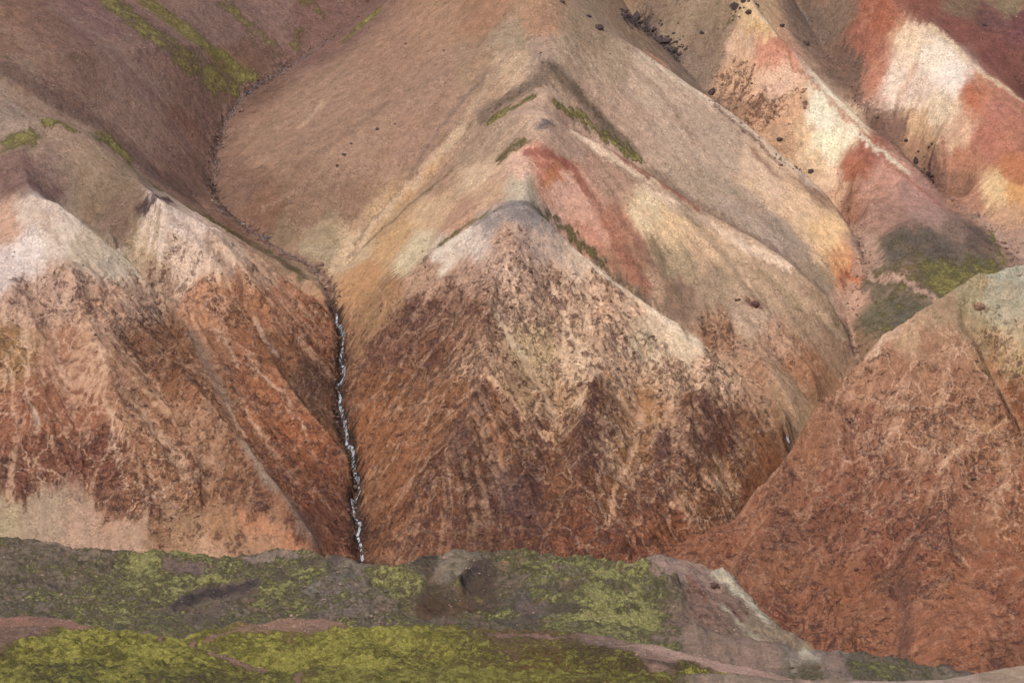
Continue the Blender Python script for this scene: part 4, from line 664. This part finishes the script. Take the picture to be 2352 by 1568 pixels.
mst = [([(150,1290),(260,1300)],9,(86,76,62),0,.1,.35,.6),([(20,1330),(120,1350)],12,(84,74,62),0,.1,.4,.6),([(620,1300),(700,1330)],10,(92,82,66),0,.1,.4,.6),([(420,1325),(560,1325)],8,(124,116,74),0,0,.9,.6),([(120,1370),(260,1385)],8,(120,114,74),0,0,.9,.5),([(1150,1345),(1260,1352),(1330,1345)],6,(84,74,58),0,.1,.3,.75),([(1240,1395),(1330,1402)],8,(74,66,54),0,.1,.3,.8),([(1380,1340),(1440,1352)],5,(88,80,60),0,.1,.3,.7),([(1410,1405),(1470,1398)],5,(92,84,60),0,.1,.4,.7),([(1130,1300),(1260,1303)],5,(92,80,56),0,.1,.5,.7),([(900,1320),(960,1335)],7,(132,126,76),0,0,.9,.7),([(960,1400),(1040,1395),(1090,1405)],8,(84,62,46),0,.1,.25,.75),([(700,1360),(760,1330),(820,1320)],9,(112,106,100),0,.5,.3,.6),([(1100,1410),(1180,1415)],7,(110,106,66),0,0,.8,.6),([(1040,1375),(1080,1400)],4,(74,62,48),0,.1,.2,.7),([(640,1400),(720,1410)],9,(84,76,66),0,.2,.4,.5),([(1510,1310),(1560,1345)],7,(98,90,58),0,.1,.7,.6),([(400,1400),(450,1378),(520,1358),(585,1345)],16,(64,54,56),0,.1,0,.9),([(410,1410),(500,1400),(580,1370)],14,(92,76,68),0,.1,.05,.7),([(380,1290),(450,1296)],16,(112,92,84),0,.1,.1,.8),([(560,1278),(680,1275)],8,(140,120,106),0,.1,.05,.8),([(700,1285),(780,1290)],9,(70,60,60),0,.1,.1,.6),([(100,1252),(160,1262)],5,(140,120,104),0,.1,.1,.7),  # some dark bands, here and below, paint shade into the hollows for relief
  ([(1090,1305),(1070,1340)],12,(66,58,58),0,.1,.05,.85),([(1110,1350),(1090,1375)],14,(80,64,54),0,.1,.1,.8),([(1040,1310),(1050,1340),(1100,1385)],6,(128,122,64),0,0,.8,.7),([(1280,1300),(1400,1310)],6,(120,104,92),0,.1,.1,.6),([(1190,1395),(1250,1400)],14,(96,84,78),0,.1,.1,.8),([(1500,1470),(1620,1480)],9,(150,124,108),0,.1,.1,.6),
  ([(1640,1322),(1700,1370),(1760,1420),(1840,1480),(1880,1508)],12,(192,182,154),0,.15,0,.85),([(1690,1350),(1740,1400),(1770,1425)],6,(150,138,116),0,.6,0,.6),([(1660,1400),(1740,1470),(1830,1530)],9,(176,166,138),0,.1,0,.6),([(1620,1350),(1700,1420),(1790,1490)],8,(126,92,80),0,.3,0,.6),([(1590,1330),(1620,1380)],8,(124,78,62),0,.4,0,.7),([(960,1380),(1060,1410)],14,(82,64,48),0,.1,.25,.7),([(880,1440),(980,1450)],8,(128,124,72),0,0,.8,.6)]
ml1 = mh.lic(4, 20, .8, 231, 2); ml2 = mh.lic(1.2, 7, .4, 257, 1)
ms = [(a, b, tuple(c_ * .45 + g_ * .55 for c_, g_ in zip(c, (132, 114, 98))) if mo_ > .4 else c, d_, e_, mo_ * .96) for a, b, c, d_, e_, mo_ in ms]
mh.yw = .09; mh.paint(ms, mst, 540 / F, (6, 3))
mo = mh.M[..., 8]
bare = 1 - sstep(.2, .45, mo)
mh.z += fbm(mh.X, mh.YY, 14, 4, 403) * 1.9 + fbm(mh.X, mh.YY, 5, 3, 405, ridged=True) * .8 + fbm(mh.X, mh.YY, 1.6, 4, 441) * (.35 + .7 * mo) + fbm(mh.X, mh.YY, .6, 2, 444) * .22 * mo + ml1 * .25 * bare * sstep(.2, .5, mh.flow()[2]) + mh.M[..., 7] * np.clip(fbm(mh.X, mh.YY, 1.5, 3, 450), 0, 1) * .8
mh.build('mossy_hill', MOSSY, np.clip(.5 + ml2 * .2, 0, 1))
print('mossy', time.time() - T0)

# ================================================================== NEAR MOSS HILL
n1 = [(-300, 1400, 350), (0, 1412, 348), (80, 1409, 348), (160, 1420, 345), (240, 1447, 338), (330, 1462, 334), (420, 1462, 335), (500, 1448, 338), (570, 1430, 342), (640, 1420, 346), (700, 1417, 347), (760, 1430, 344), (820, 1446, 340), (960, 1444, 342), (1100, 1445, 343), (1230, 1446, 344), (1300, 1452, 342), (1400, 1466, 339), (1500, 1482, 336), (1620, 1506, 332), (1720, 1532, 327), (1850, 1556, 322), (1960, 1575, 318), (2300, 1640, 310), (2700, 1700, 305)]
n2 = [(-300, 1442, 325), (0, 1440, 325), (100, 1438, 326), (240, 1442, 326), (380, 1462, 323), (480, 1492, 318), (600, 1530, 312), (700, 1562, 307), (800, 1600, 302)]
nl = [n1, hid(n1, 12, 5, 0), n2, hid(n2[:-1], 8, 3.5, 0), [(-300, 1700, 420), (2700, 1800, 420)],
      [(-300, 1568, 299), (0, 1568, 299), (300, 1568, 299), (600, 1590, 299), (1000, 1580, 299), (1500, 1590, 299), (2000, 1610, 299), (2700, 1700, 299)],
      [(-300, 1800, 250), (1000, 1800, 250), (2700, 1850, 250)], [(480, 1478, 330, -1), (620, 1520, 322, -1.5), (800, 1568, 306, -.5)],
      [(480, 1468, 333), (620, 1450, 337), (800, 1480, 330), (900, 1520, 320), (1000, 1560, 308)], [(860, 1470, 334, -.5), (1050, 1520, 322, -1), (1300, 1540, 316, -1.2), (1600, 1558, 308, -.8)],
      [(1000, 1480, 333, .5), (1200, 1490, 330, .5), (1350, 1500, 328, .6), (1480, 1520, 322, .5)], [(1100, 1545, 309, .5), (1300, 1550, 308, .6), (1500, 1572, 303, .4)]]
nh = Terrain(-330, 2680, [(250, 296, 1.5), (296, 352, 0.16), (352, 420, 4)], 1210, nl, 2, 2)
ns = [(20,1425,(142,104,84),0,.1,0),(120,1425,(134,100,84),0,.1,0),(60,1445,(124,96,80),0,.1,.2),(200,1465,(110,104,50),0,0,.85),(330,1475,(112,106,50),0,0,.85),(60,1500,(104,94,52),0,.1,.8),(250,1520,(104,96,50),0,.1,.8),(420,1500,(96,86,54),0,.1,.75),(100,1550,(88,82,56),0,.1,.7),(350,1550,(92,84,54),0,.1,.75),(500,1550,(96,84,56),0,.1,.7),(30,1560,(100,92,54),0,0,.8),
 (600,1470,(118,108,50),0,0,.85),(760,1470,(122,112,48),0,0,.9),(700,1520,(120,110,46),0,0,.9),(900,1460,(128,116,48),0,0,.9),(850,1530,(112,100,48),0,0,.85),(1000,1470,(122,108,50),0,0,.8),(1000,1550,(112,104,52),0,0,.8),(950,1510,(104,92,56),0,0,.75),(1130,1470,(112,88,66),0,.1,.55),(1250,1470,(110,86,62),0,.1,.55),(1100,1500,(104,88,56),0,.1,.7),(1350,1490,(88,72,50),0,.2,.55),(1250,1530,(104,78,46),0,.1,.6),(1450,1530,(90,72,46),0,.2,.6),(1200,1560,(122,108,46),0,0,.85),(1400,1560,(100,84,46),0,0,.7),
 (1400,1470,(128,104,92),0,.1,.1),(1550,1500,(178,142,124),0,.1,0),(1650,1525,(178,142,124),0,.1,0),(1500,1510,(150,118,102),0,.1,.1),(1600,1545,(92,80,48),0,.1,.7),(1750,1555,(150,128,108),0,.1,.1),(640,1430,(150,114,92),0,.05,.1),(730,1432,(140,108,90),0,.05,.1)]
nst = [([(480,1470),(560,1440),(640,1430),(720,1425),(800,1445)],9,(146,110,90),0,.05,.15,.8),([(370,1465),(440,1478),(500,1500),(600,1535),(680,1568)],13,(140,106,88),0,.1,.1,.8),([(500,1490),(640,1540)],6,(90,78,74),0,.1,.1,.6),([(820,1452),(960,1450),(1080,1452)],5,(140,128,50),0,0,.95,.7),([(1120,1455),(1300,1462)],8,(134,104,92),0,.1,.15,.8),([(1440,1480),(1560,1498),(1700,1535),(1850,1562)],12,(186,150,132),0,.1,0,.85),([(1330,1478),(1440,1510),(1560,1530)],9,(72,60,46),0,.1,.35,.7),([(1100,1530),(1300,1535),(1500,1548)],8,(124,84,44),0,0,.35,.6),([(800,1500),(900,1515)],8,(112,100,60),0,0,.8,.4),([(560,1450),(640,1445)],14,(154,118,96),0,0,.1,.7)]
nl2 = nh.lic(.8, 4, .25, 357, 1)
ns = [(a, b, tuple(x * .95 for x in c) if mo_ > .5 else c, d_, e_, mo_ * .93) for a, b, c, d_, e_, mo_ in ns]
nh.yw = .09; nh.paint(ns, nst, 325 / F, (7, 3))
no = nh.M[..., 8]
cush = np.sqrt(np.clip(fbm(nh.X, nh.YY, .75, 2, 544) * .5 + .5, 0, 1))
nh.z += fbm(nh.X, nh.YY, 6, 4, 503) * .7 + fbm(nh.X, nh.YY, 1.8, 4, 541) * (.08 + .45 * sstep(.1, .6, no)) + (cush - .7) * .95 * sstep(.1, .6, no) + fbm(nh.X, nh.YY, .35, 2, 546) * .1
nh.build('near_moss_hill', NEARM, np.clip(.5 + nl2 * .2, 0, 1))

# ================================================================== GRAVEL HILL (bottom right corner)
g1 = [(1700, 1620, 282), (1860, 1585, 284), (1960, 1564, 286), (2060, 1562, 287), (2160, 1558, 288), (2220, 1550, 290), (2290, 1536, 293), (2352, 1524, 295), (2500, 1500, 298), (2700, 1470, 300)]
gh = Terrain(1650, 2680, [(262, 310, 0.2), (310, 340, 3)], 420, [g1, hid(g1, 14, 7, 0), [(1650, 1720, 262), (2700, 1640, 262)], [(1600, 1800, 340), (2700, 1800, 340)]], 2, 2)
gs = [(2000,1566,(176,150,134),0,.05,0),(2200,1560,(178,152,132),0,.05,0),(2340,1545,(182,154,126),0,.05,0),(2300,1560,(168,142,118),0,.05,0)]
gh.paint(gs, [], 290 / F)
gh.z += fbm(gh.X, gh.YY, 4, 4, 603) * .2 + fbm(gh.X, gh.YY, .5, 3, 604) * .06
gh.build('gravel_hill', NEARM, np.full(gh.z.shape, .5, f32))
print('near', time.time() - T0)

# valley floor under everything
def sheet(name, x0, x1, y0, y1, z, rgb):
    me = bpy.data.meshes.new(name); n = 40
    vs = [(x0 + (x1 - x0) * i / n, y0 + (y1 - y0) * j / n, z + 4 * random.random()) for j in range(n + 1) for i in range(n + 1)]
    fs = [(j * (n + 1) + i, j * (n + 1) + i + 1, (j + 1) * (n + 1) + i + 1, (j + 1) * (n + 1) + i) for j in range(n) for i in range(n)]
    me.from_pydata(vs, [], fs); me.materials.append(rock_mat('valley_gravel', rgb, (96, 84, 66), 0.3))
    ob = bpy.data.objects.new(name, me); COL.objects.link(ob); ob['kind'] = 'structure'
sheet('ground', -2500, 2500, 60, 4000, -345, (140, 112, 92))

# ================================================================== STREAMS
def water_mat(white=(0.40, 0.43, 0.49)):
    N = NT('white_water')
    f = N.noise(N.scale(N.pos, (1, 1, .22)), 0.9, 2, 0.5)
    col = N.mix(N.mapr(f, 0.42, 0.60), (0.05, 0.047, 0.05), white)
    N.l.new(col, N.b.inputs['Base Color']); N.b.inputs['Roughness'].default_value = 0.25; N.b.inputs['Specular IOR Level'].default_value = 0.5
    return N.m
WATER = water_mat(); WATER2 = water_mat((0.17, 0.17, 0.19))
def stream(name, T, path, width, sd_):
    r = random.Random(sd_)
    H = [T.hit(u, v) for u, v in path]; H = [h for h in H if h is not None]
    pts = []
    for a, b in zip(H[:-1], H[1:]):
        n = max(2, int(np.linalg.norm(b - a) / 0.8))
        for k in range(n): pts.append(a + (b - a) * k / n)
    vs, fs = [], []
    L = 0
    for k, p in enumerate(pts):
        t = pts[min(k + 1, len(pts) - 1)] - pts[max(k - 1, 0)]; n = np.array((t[1], -t[0], 0)); n = n / (np.linalg.norm(n) + 1e-6)
        if n[0] < 0: n = -n
        off = 0.5 * sin(k * 0.23 + sd_) + 0.22 * sin(k * 0.61)
        wd = (0.66 if width > .6 else 0.42) * width * (0.6 + 0.8 * float(vnoise(np.array([k * .22]), np.array([sd_ * 1.]), 3)[0]))
        c = p + n * off
        for q, hh in ((-1, 0.0), (-.4, .14), (.4, .14), (1, 0.0)):
            x, y = c[0] + n[0] * q * wd, c[1] + n[1] * q * wd
            vs.append((x, y, T.zat(x, y) + 0.12 + hh + 0.03 * r.random()))
        if k:
            b = 4 * (k - 1)
            for e in range(3): fs.append((b + e, b + e + 1, b + e + 5, b + e + 4))
    me = bpy.data.meshes.new(name); me.from_pydata(vs, [], fs); me.materials.append(WATER if width > .6 else WATER2)
    for p in me.polygons: p.use_smooth = True
    ob = bpy.data.objects.new(name, me); COL.objects.link(ob); ob['kind'] = 'structure'
    return ob
stream('stream', mt, [(772,722),(779,745),(785,775),(789,800),(785,830),(788,862),(780,890),(783,918),(778,940),(790,965),(800,985),(797,1005),(795,1022),(806,1040),(814,1062),(818,1085),(820,1112),(824,1135),(813,1160),(815,1185),(822,1210),(820,1230),(828,1250),(836,1268),(832,1292)], 0.62, 3)
stream('stream', mt, [(770,85),(720,120),(690,140),(640,170),(600,192),(566,212),(545,240),(522,275),(512,310),(500,345),(495,380),(488,415),(492,440)], 0.42, 5)
stream('stream', mt, [(497,440),(500,470),(520,492),(560,515),(600,545),(640,572),(690,598),(725,625),(742,655),(755,690),(772,722)], 0.36, 6)
stream('stream', mt, [(1806,1005),(1812,1016),(1818,1030),(1822,1044)], 0.8, 9)
stream('stream', mt, [(1832,15),(1850,42),(1860,60)], 0.5, 11)

# ================================================================== ROCKS
DARK = rock_mat('dark_rock', (70, 60, 62), (98, 84, 80))
BROWN = rock_mat('brown_rock', (118, 86, 72), (84, 62, 56))
PALE = rock_mat('pale_rock', (184, 156, 136), (150, 122, 104))
ICO = None
def ico_arrays(sub):
    import bmesh
    bm = bmesh.new(); bmesh.ops.create_icosphere(bm, subdivisions=sub, radius=1.0)
    v = np.array([x.co[:] for x in bm.verts]); f = np.array([[q.index for q in x.verts] for x in bm.faces]); bm.free(); return v, f
IV3, IF3 = ico_arrays(3); IV1, IF1 = ico_arrays(1)
def rock_shape(v, seed, jag=0.35):
    r = np.random.default_rng(seed)
    d = v / np.linalg.norm(v, axis=1)[:, None]
    out = np.ones(len(v))
    for k in range(16):                                   # planes knock flats off the lump
        n = r.normal(size=3); n /= np.linalg.norm(n); h = r.uniform(.5, .85)
        c = d @ n
        out = np.where(c > 0.05, np.minimum(out, h / np.maximum(c, 0.05)), out)
    out *= 1 + jag * .25 * np.sin(d[:, 0] * 5 + seed) * np.sin(d[:, 1] * 6 + seed * 2) * np.sin(d[:, 2] * 5)
    return d * out[:, None]
def boulder(label, T, u, v, size, mat, group=None, squash=(1, .9, .75), name='boulder', cat='boulder', lumps=1):
    h = T.hit(u, v)
    if h is None: return
    if mat is DARK and group == GD: size *= 1.2
    sd_ = int(u * 13 + v * 7) % 9973; r = random.Random(sd_)
    vs, fs = [], []; lumps = max(lumps, 2)
    for k in range(lumps):
        q = rock_shape(IV3, sd_ + k * 31) * np.array(squash) * size * (1 if k == 0 else r.uniform(.45, .75))
        a = r.uniform(0, 6.28); R = np.array(((cos(a), -sin(a), 0), (sin(a), cos(a), 0), (0, 0, 1)))
        q = q @ R.T
        if k: q = q + np.array((r.uniform(-1, 1) * size, r.uniform(-.5, .5) * size, r.uniform(-.5, .3) * size))
        fs.append(IF3 + len(IV3) * k); vs.append(q)
    vs = np.concatenate(vs); fs = np.concatenate(fs)
    me = bpy.data.meshes.new(name); me.from_pydata(vs.tolist(), [], fs.tolist()); me.materials.append(mat)
    ob = bpy.data.objects.new(name, me); COL.objects.link(ob)
    ob.location = (h[0], h[1] + size * .1, h[2] + size * .05)
    ob['label'] = label; ob['category'] = cat
    if group: ob['group'] = group
    return ob
GD = 'dark boulders by the upper gully'
boulder('round dark boulder alone on the tan slope left of the dark gully rocks', mt, 1375, 65, 1.9, DARK, GD)
boulder('tall dark boulder, uppermost of the pile at the head of the gully', mt, 1464, 44, 2.4, DARK, GD, (.85, .9, 1.25))
boulder('dark boulder directly under the tallest one at the gully head', mt, 1476, 70, 2.1, DARK, GD, lumps=2)
boulder('long low dark rock rib running down the gully side', mt, 1520, 95, 2.4, DARK, GD, (2.2, 1, .6))
boulder('dark flat rock at the lower end of the gully rock rib', mt, 1548, 116, 2.1, DARK, GD, (1.5, .9, .6))
boulder('big dark boulder wedged in the gully between pale ridge and orange ridge', mt, 1634, 216, 2.3, DARK, GD, (.9, .9, 1.1))
boulder('small dark rock at the very top of the central crest', mt, 1290, 4, 1.1, DARK, GD, (1.4, 1, .6))
boulder('narrow dark rock lying beside the top of the tan crest', mt, 1350, 38, 1.1, DARK, GD, (1.8, 1, .6))
boulder('dark boulder left of the tip of the orange topped ridge', mt, 1690, 15, 2.0, DARK, GD, (1.3, 1, .8), lumps=2)
boulder('dark boulder touching the mossy tip behind the orange topped ridge', mt, 1720, 28, 1.6, DARK, GD, (1.4, 1, .7))
boulder('dark oval rock on brown scree below the mossy tip', mt, 1612, 75, 1.1, DARK, GD, (1.5, 1, .6))
boulder('dark boulder in the gully where the pale ridge bends, halfway down', mt, 1790, 322, 1.3, DARK, GD, lumps=2)
boulder('dark rock in the gully below the middle of the orange ridge', mt, 1862, 392, 1.3, DARK, GD, (1.4, 1, .6), lumps=2)
boulder('dark rock on the right side of the orange topped ridge near its top', mt, 1795, 60, 1.2, DARK, GD, (1.5, 1, .7))
boulder('dark outcrop on brown slope between the orange and white ridges', mt, 1850, 100, 1.3, DARK, GD, (1.2, .9, 1.1))
boulder('dark outcrop jutting at the left foot of the white ridge', mt, 2104, 372, 1.6, DARK, GD, (.9, .9, 1.2), lumps=3)
boulder('dark knobby outcrop on the gully floor right of the red lobe', mt, 2130, 398, 1.5, DARK, GD, lumps=3)
boulder('dark rock in moss high on the dark red right slope', mt, 2260, 58, 1.2, DARK, GD, lumps=2)
GS = 'dark rocks lying on the brown scree slope'
for (u, v, s, lb) in ((866, 297, .95, 'lone dark oval rock high on the central brown scree slope'), (790, 355, .85, 'upper dark rock of the small cluster on the brown scree'), (775, 381, .75, 'dark flat rock at the bottom left of the scree cluster'),
        (806, 330, .6, 'small dark rock at the top right of the scree cluster'), (908, 285, .4, 'tiny dark stone right of the lone oval scree rock'), (933, 100, .5, 'small dark stone near the top of the central scree slope'),
        (1020, 116, .5, 'small round dark stone on the upper scree below the crest'), (1242, 122, .55, 'small dark stone on the grey shoulder under the top crest')):
    boulder(lb, mt, u, v, s * 1.25, DARK, GS, (1.35, 1, .65))
GR = 'rocks beside the left stream'
boulder('large grey boulder on the mossy bank just above the stream bend', mt, 614, 546, 1.5, rock_mat('grey_rock', (120, 108, 104), (92, 82, 78)), GR, (1.4, 1, .75))
boulder('pale flat rock beside the stream where it starts falling', mt, 738, 640, 1.2, PALE, GR, (1.3, 1, .7))
boulder('tan rock in the stream bed just above the waterfall lip', mt, 752, 660, 1.1, PALE, GR, (1.2, 1, .7))
boulder('pinkish boulder left of the stream high in the valley', mt, 413, 372, .01, PALE) if False else None
boulder('pink boulder beside the upper stream pool', mt, 487, 462, .9, PALE, GR, (1.4, 1, .7))
boulder('brown rock beside the upper stream below the moss stripes', mt, 478, 372, .8, BROWN, GR)
GC = 'rocks on the mossy flat at right'
boulder('left purple grey boulder of the pair at the foot of the mossy flat', mt, 2012, 803, 1.35, BROWN, GC, (1.2, 1, .8))
boulder('right purple grey boulder of the pair at the foot of the mossy flat', mt, 2046, 788, 1.15, BROWN, GC, (1.2, 1, .8))
boulder('reddish brown outcrop with white cap standing on the right flank', mt, 1735, 700, 2.1, BROWN, None, (1.3, .9, .85), 'rock_outcrop', 'outcrop', 3)
boulder('small white and red outcrop left of the capped brown outcrop', mt, 1692, 690, 1.0, BROWN, None, (1.3, .9, .7), 'rock_outcrop', 'outcrop', 2)
boulder('rounded tan outcrop on the greenish top of the right hill', rh, 2250, 705, 1.9, rock_mat('tan_rock', (172, 132, 106), (134, 98, 82)), None, (1.4, .9, .8), 'rock_outcrop', 'outcrop', 2)
boulder('grey rock at the crown of the right hill on the skyline', rh, 2340, 632, .9, PALE, None, (1.2, 1, .8))
boulder('small blue grey boulder on the red slope right of the big gully', rh, 1987, 1214, .75, DARK, None)
boulder('dark rock lodged in the red slope above the deep gully', rh, 2234, 1100, .8, DARK, None)
boulder('pale pink rock at the top of the mossy knoll left of centre', mh, 1023, 1282, .9, PALE, 'rocks on the middle hill', (1.5, 1, .7))
boulder('small orange rock stack in moss below the middle hill crest', mh, 1162, 1294, .75, rock_mat('orange_rock', (176, 130, 82), (120, 84, 58)), 'rocks on the middle hill', (1.6, 1, .6), lumps=3)
boulder('upper red brown rock on the bare eroded slope of the middle hill', mh, 1712, 1408, .75, BROWN, 'rocks on the middle hill', (1.3, 1, .7))
boulder('lower red brown rock beside the pale streak of the eroded slope', mh, 1685, 1405, .5, BROWN, 'rocks on the middle hill')
boulder('tan knob with a dark base low on the eroded slope', mh, 1816, 1535, .6, BROWN, 'rocks on the middle hill')
boulder('left one of two reddish rocks at the foot of the pale scree', mh, 1880, 1531, .45, BROWN, 'rocks on the middle hill')
boulder('brown rock ledge under the bare top of the eroded slope', mh, 1640, 1345, 1.0, BROWN, 'rocks on the middle hill', (1.7, .8, .7), 'rock_outcrop', 'outcrop', 3)

def rubble(name, T, n, weight, size, mat, seed, Ymax=1300, lift=.2, squash=.7):
    """loose stones, joined: nobody could count them"""
    r = np.random.default_rng(seed)
    Wt = weight.copy(); Wt[T.YY > Ymax] = 0
    inv = (T.s[None, :] > -0.185) & (T.s[None, :] < 0.185)
    Wt = np.where(inv, Wt, 0).ravel().astype(float) * np.repeat(np.gradient(T.Y), T.nx); Wt /= Wt.sum()
    idx = r.choice(len(Wt), n, p=Wt)
    px = T.X.ravel()[idx] + r.uniform(-.3, .3, n); py = T.YY.ravel()[idx]; pz = T.z.ravel()[idx]
    sz = size * np.exp(r.normal(0, .5, n))
    protos = [rock_shape(IV1, 50 + k, .6) for k in range(12)]
    V = np.empty((n, len(IV1), 3), f32); Fc = np.empty((n, len(IF1), 3), np.int32)
    for k in range(n):
        a = r.uniform(0, 6.28); c, s = cos(a) * sz[k], sin(a) * sz[k]
        q = protos[k % 12]
        V[k, :, 0] = q[:, 0] * c - q[:, 1] * s + px[k]; V[k, :, 1] = q[:, 0] * s + q[:, 1] * c + py[k]; V[k, :, 2] = q[:, 2] * sz[k] * squash + pz[k] + sz[k] * lift
        Fc[k] = IF1 + k * len(IV1)
    me = bpy.data.meshes.new(name); V = V.reshape(-1, 3); Fc = Fc.reshape(-1)
    me.vertices.add(len(V)); me.vertices.foreach_set('co', V.ravel()); me.loops.add(len(Fc)); me.loops.foreach_set('vertex_index', Fc)
    me.polygons.add(len(Fc) // 3); me.polygons.foreach_set('loop_start', np.arange(0, len(Fc), 3, dtype=np.int32)); me.update(calc_edges=True)
    me.materials.append(mat)
    ob = bpy.data.objects.new(name, me); COL.objects.link(ob); ob['kind'] = 'stuff'
    return ob
def near_line(T, path, wid):
    H = [T.hit(*p) for p in path]; H = [h for h in H if h is not None]
    best = np.full(T.X.shape, 1e9, f32)
    for a, b in zip(H[:-1], H[1:]):
        ab = b - a; L = (ab[:2] ** 2).sum() + 1e-6
        t = np.clip(((T.X - a[0]) * ab[0] + (T.YY - a[1]) * ab[1]) / L, 0, 1)
        best = np.minimum(best, (T.X - a[0] - t * ab[0]) ** 2 + (T.YY - a[1] - t * ab[1]) ** 2)
    return np.exp(-best / wid ** 2)
pat = sstep(.0, .25, fbm(mt.X, mt.YY + mt.z, 9, 4, 812))
rubble('rock_debris', mt, 2600, sstep(.35, .9, clot) * (0.06 + pat) * mt.ob.data.polygons.__len__() ** 0, .32, rock_mat('crust_rock', (104, 74, 68), (134, 92, 72)), 21)
beds = near_line(mt, [(832,1280),(815,1100),(780,950),(785,800),(768,700)], 2.6) + 1.2 * near_line(mt, [(768,700),(745,645),(690,600),(610,555),(515,480),(492,430),(500,345),(545,240),(600,195),(760,85),(850,10)], 2.6) + near_line(mt, [(1965,830),(1950,740),(1986,604),(1932,482),(1800,375),(1640,235)], 2.4) + near_line(mt, [(2352,610),(2240,500),(2110,385),(1960,205),(1860,60)], 3.5)
rubble('stream_stones', mt, 2400, beds, .33, rock_mat('bed_rock', (150, 116, 100), (112, 88, 78)), 22)
rubble('rock_debris', mt, 420, near_line(mt, [(1440,45),(1480,65),(1530,100),(1560,125)], 3.2) + .35 * near_line(mt, [(2130,400),(2105,375)], 4) + .3 * near_line(mt, [(1690,20),(1740,15)], 4), .6, DARK, 31, 1320)
rubble('scree_stones', mt, 3600, (1 - sstep(.1, .4, clot)) * (mossm < .3) * (0.05 + sstep(-.1, .4, fbm(mt.X, mt.YY, 25, 3, 813))), .2, PALE, 23)
rubble('rock_debris', rh, 1100, sstep(.3, .8, rh.M[..., 7]) * (0.05 + sstep(0, .3, fbm(rh.X, rh.YY, 8, 4, 814))), .26, rock_mat('purple_rock', (98, 78, 82), (112, 74, 64)), 24, 880)
rubble('hill_stones', mh, 1500, (0.1 + mh.M[..., 7]) * (mh.YY < 568) * (mh.YY > 500), .16, PALE, 25, 570)
rubble('gravel', nh, 3500, (nh.YY < 350) * (nh.YY > 297) * (.04 + sstep(.35, .1, no)), .075, PALE, 26, 352)
print('done', time.time() - T0, 'tris', sum(len(o.data.polygons) * 2 for o in bpy.data.objects if o.type == 'MESH'))
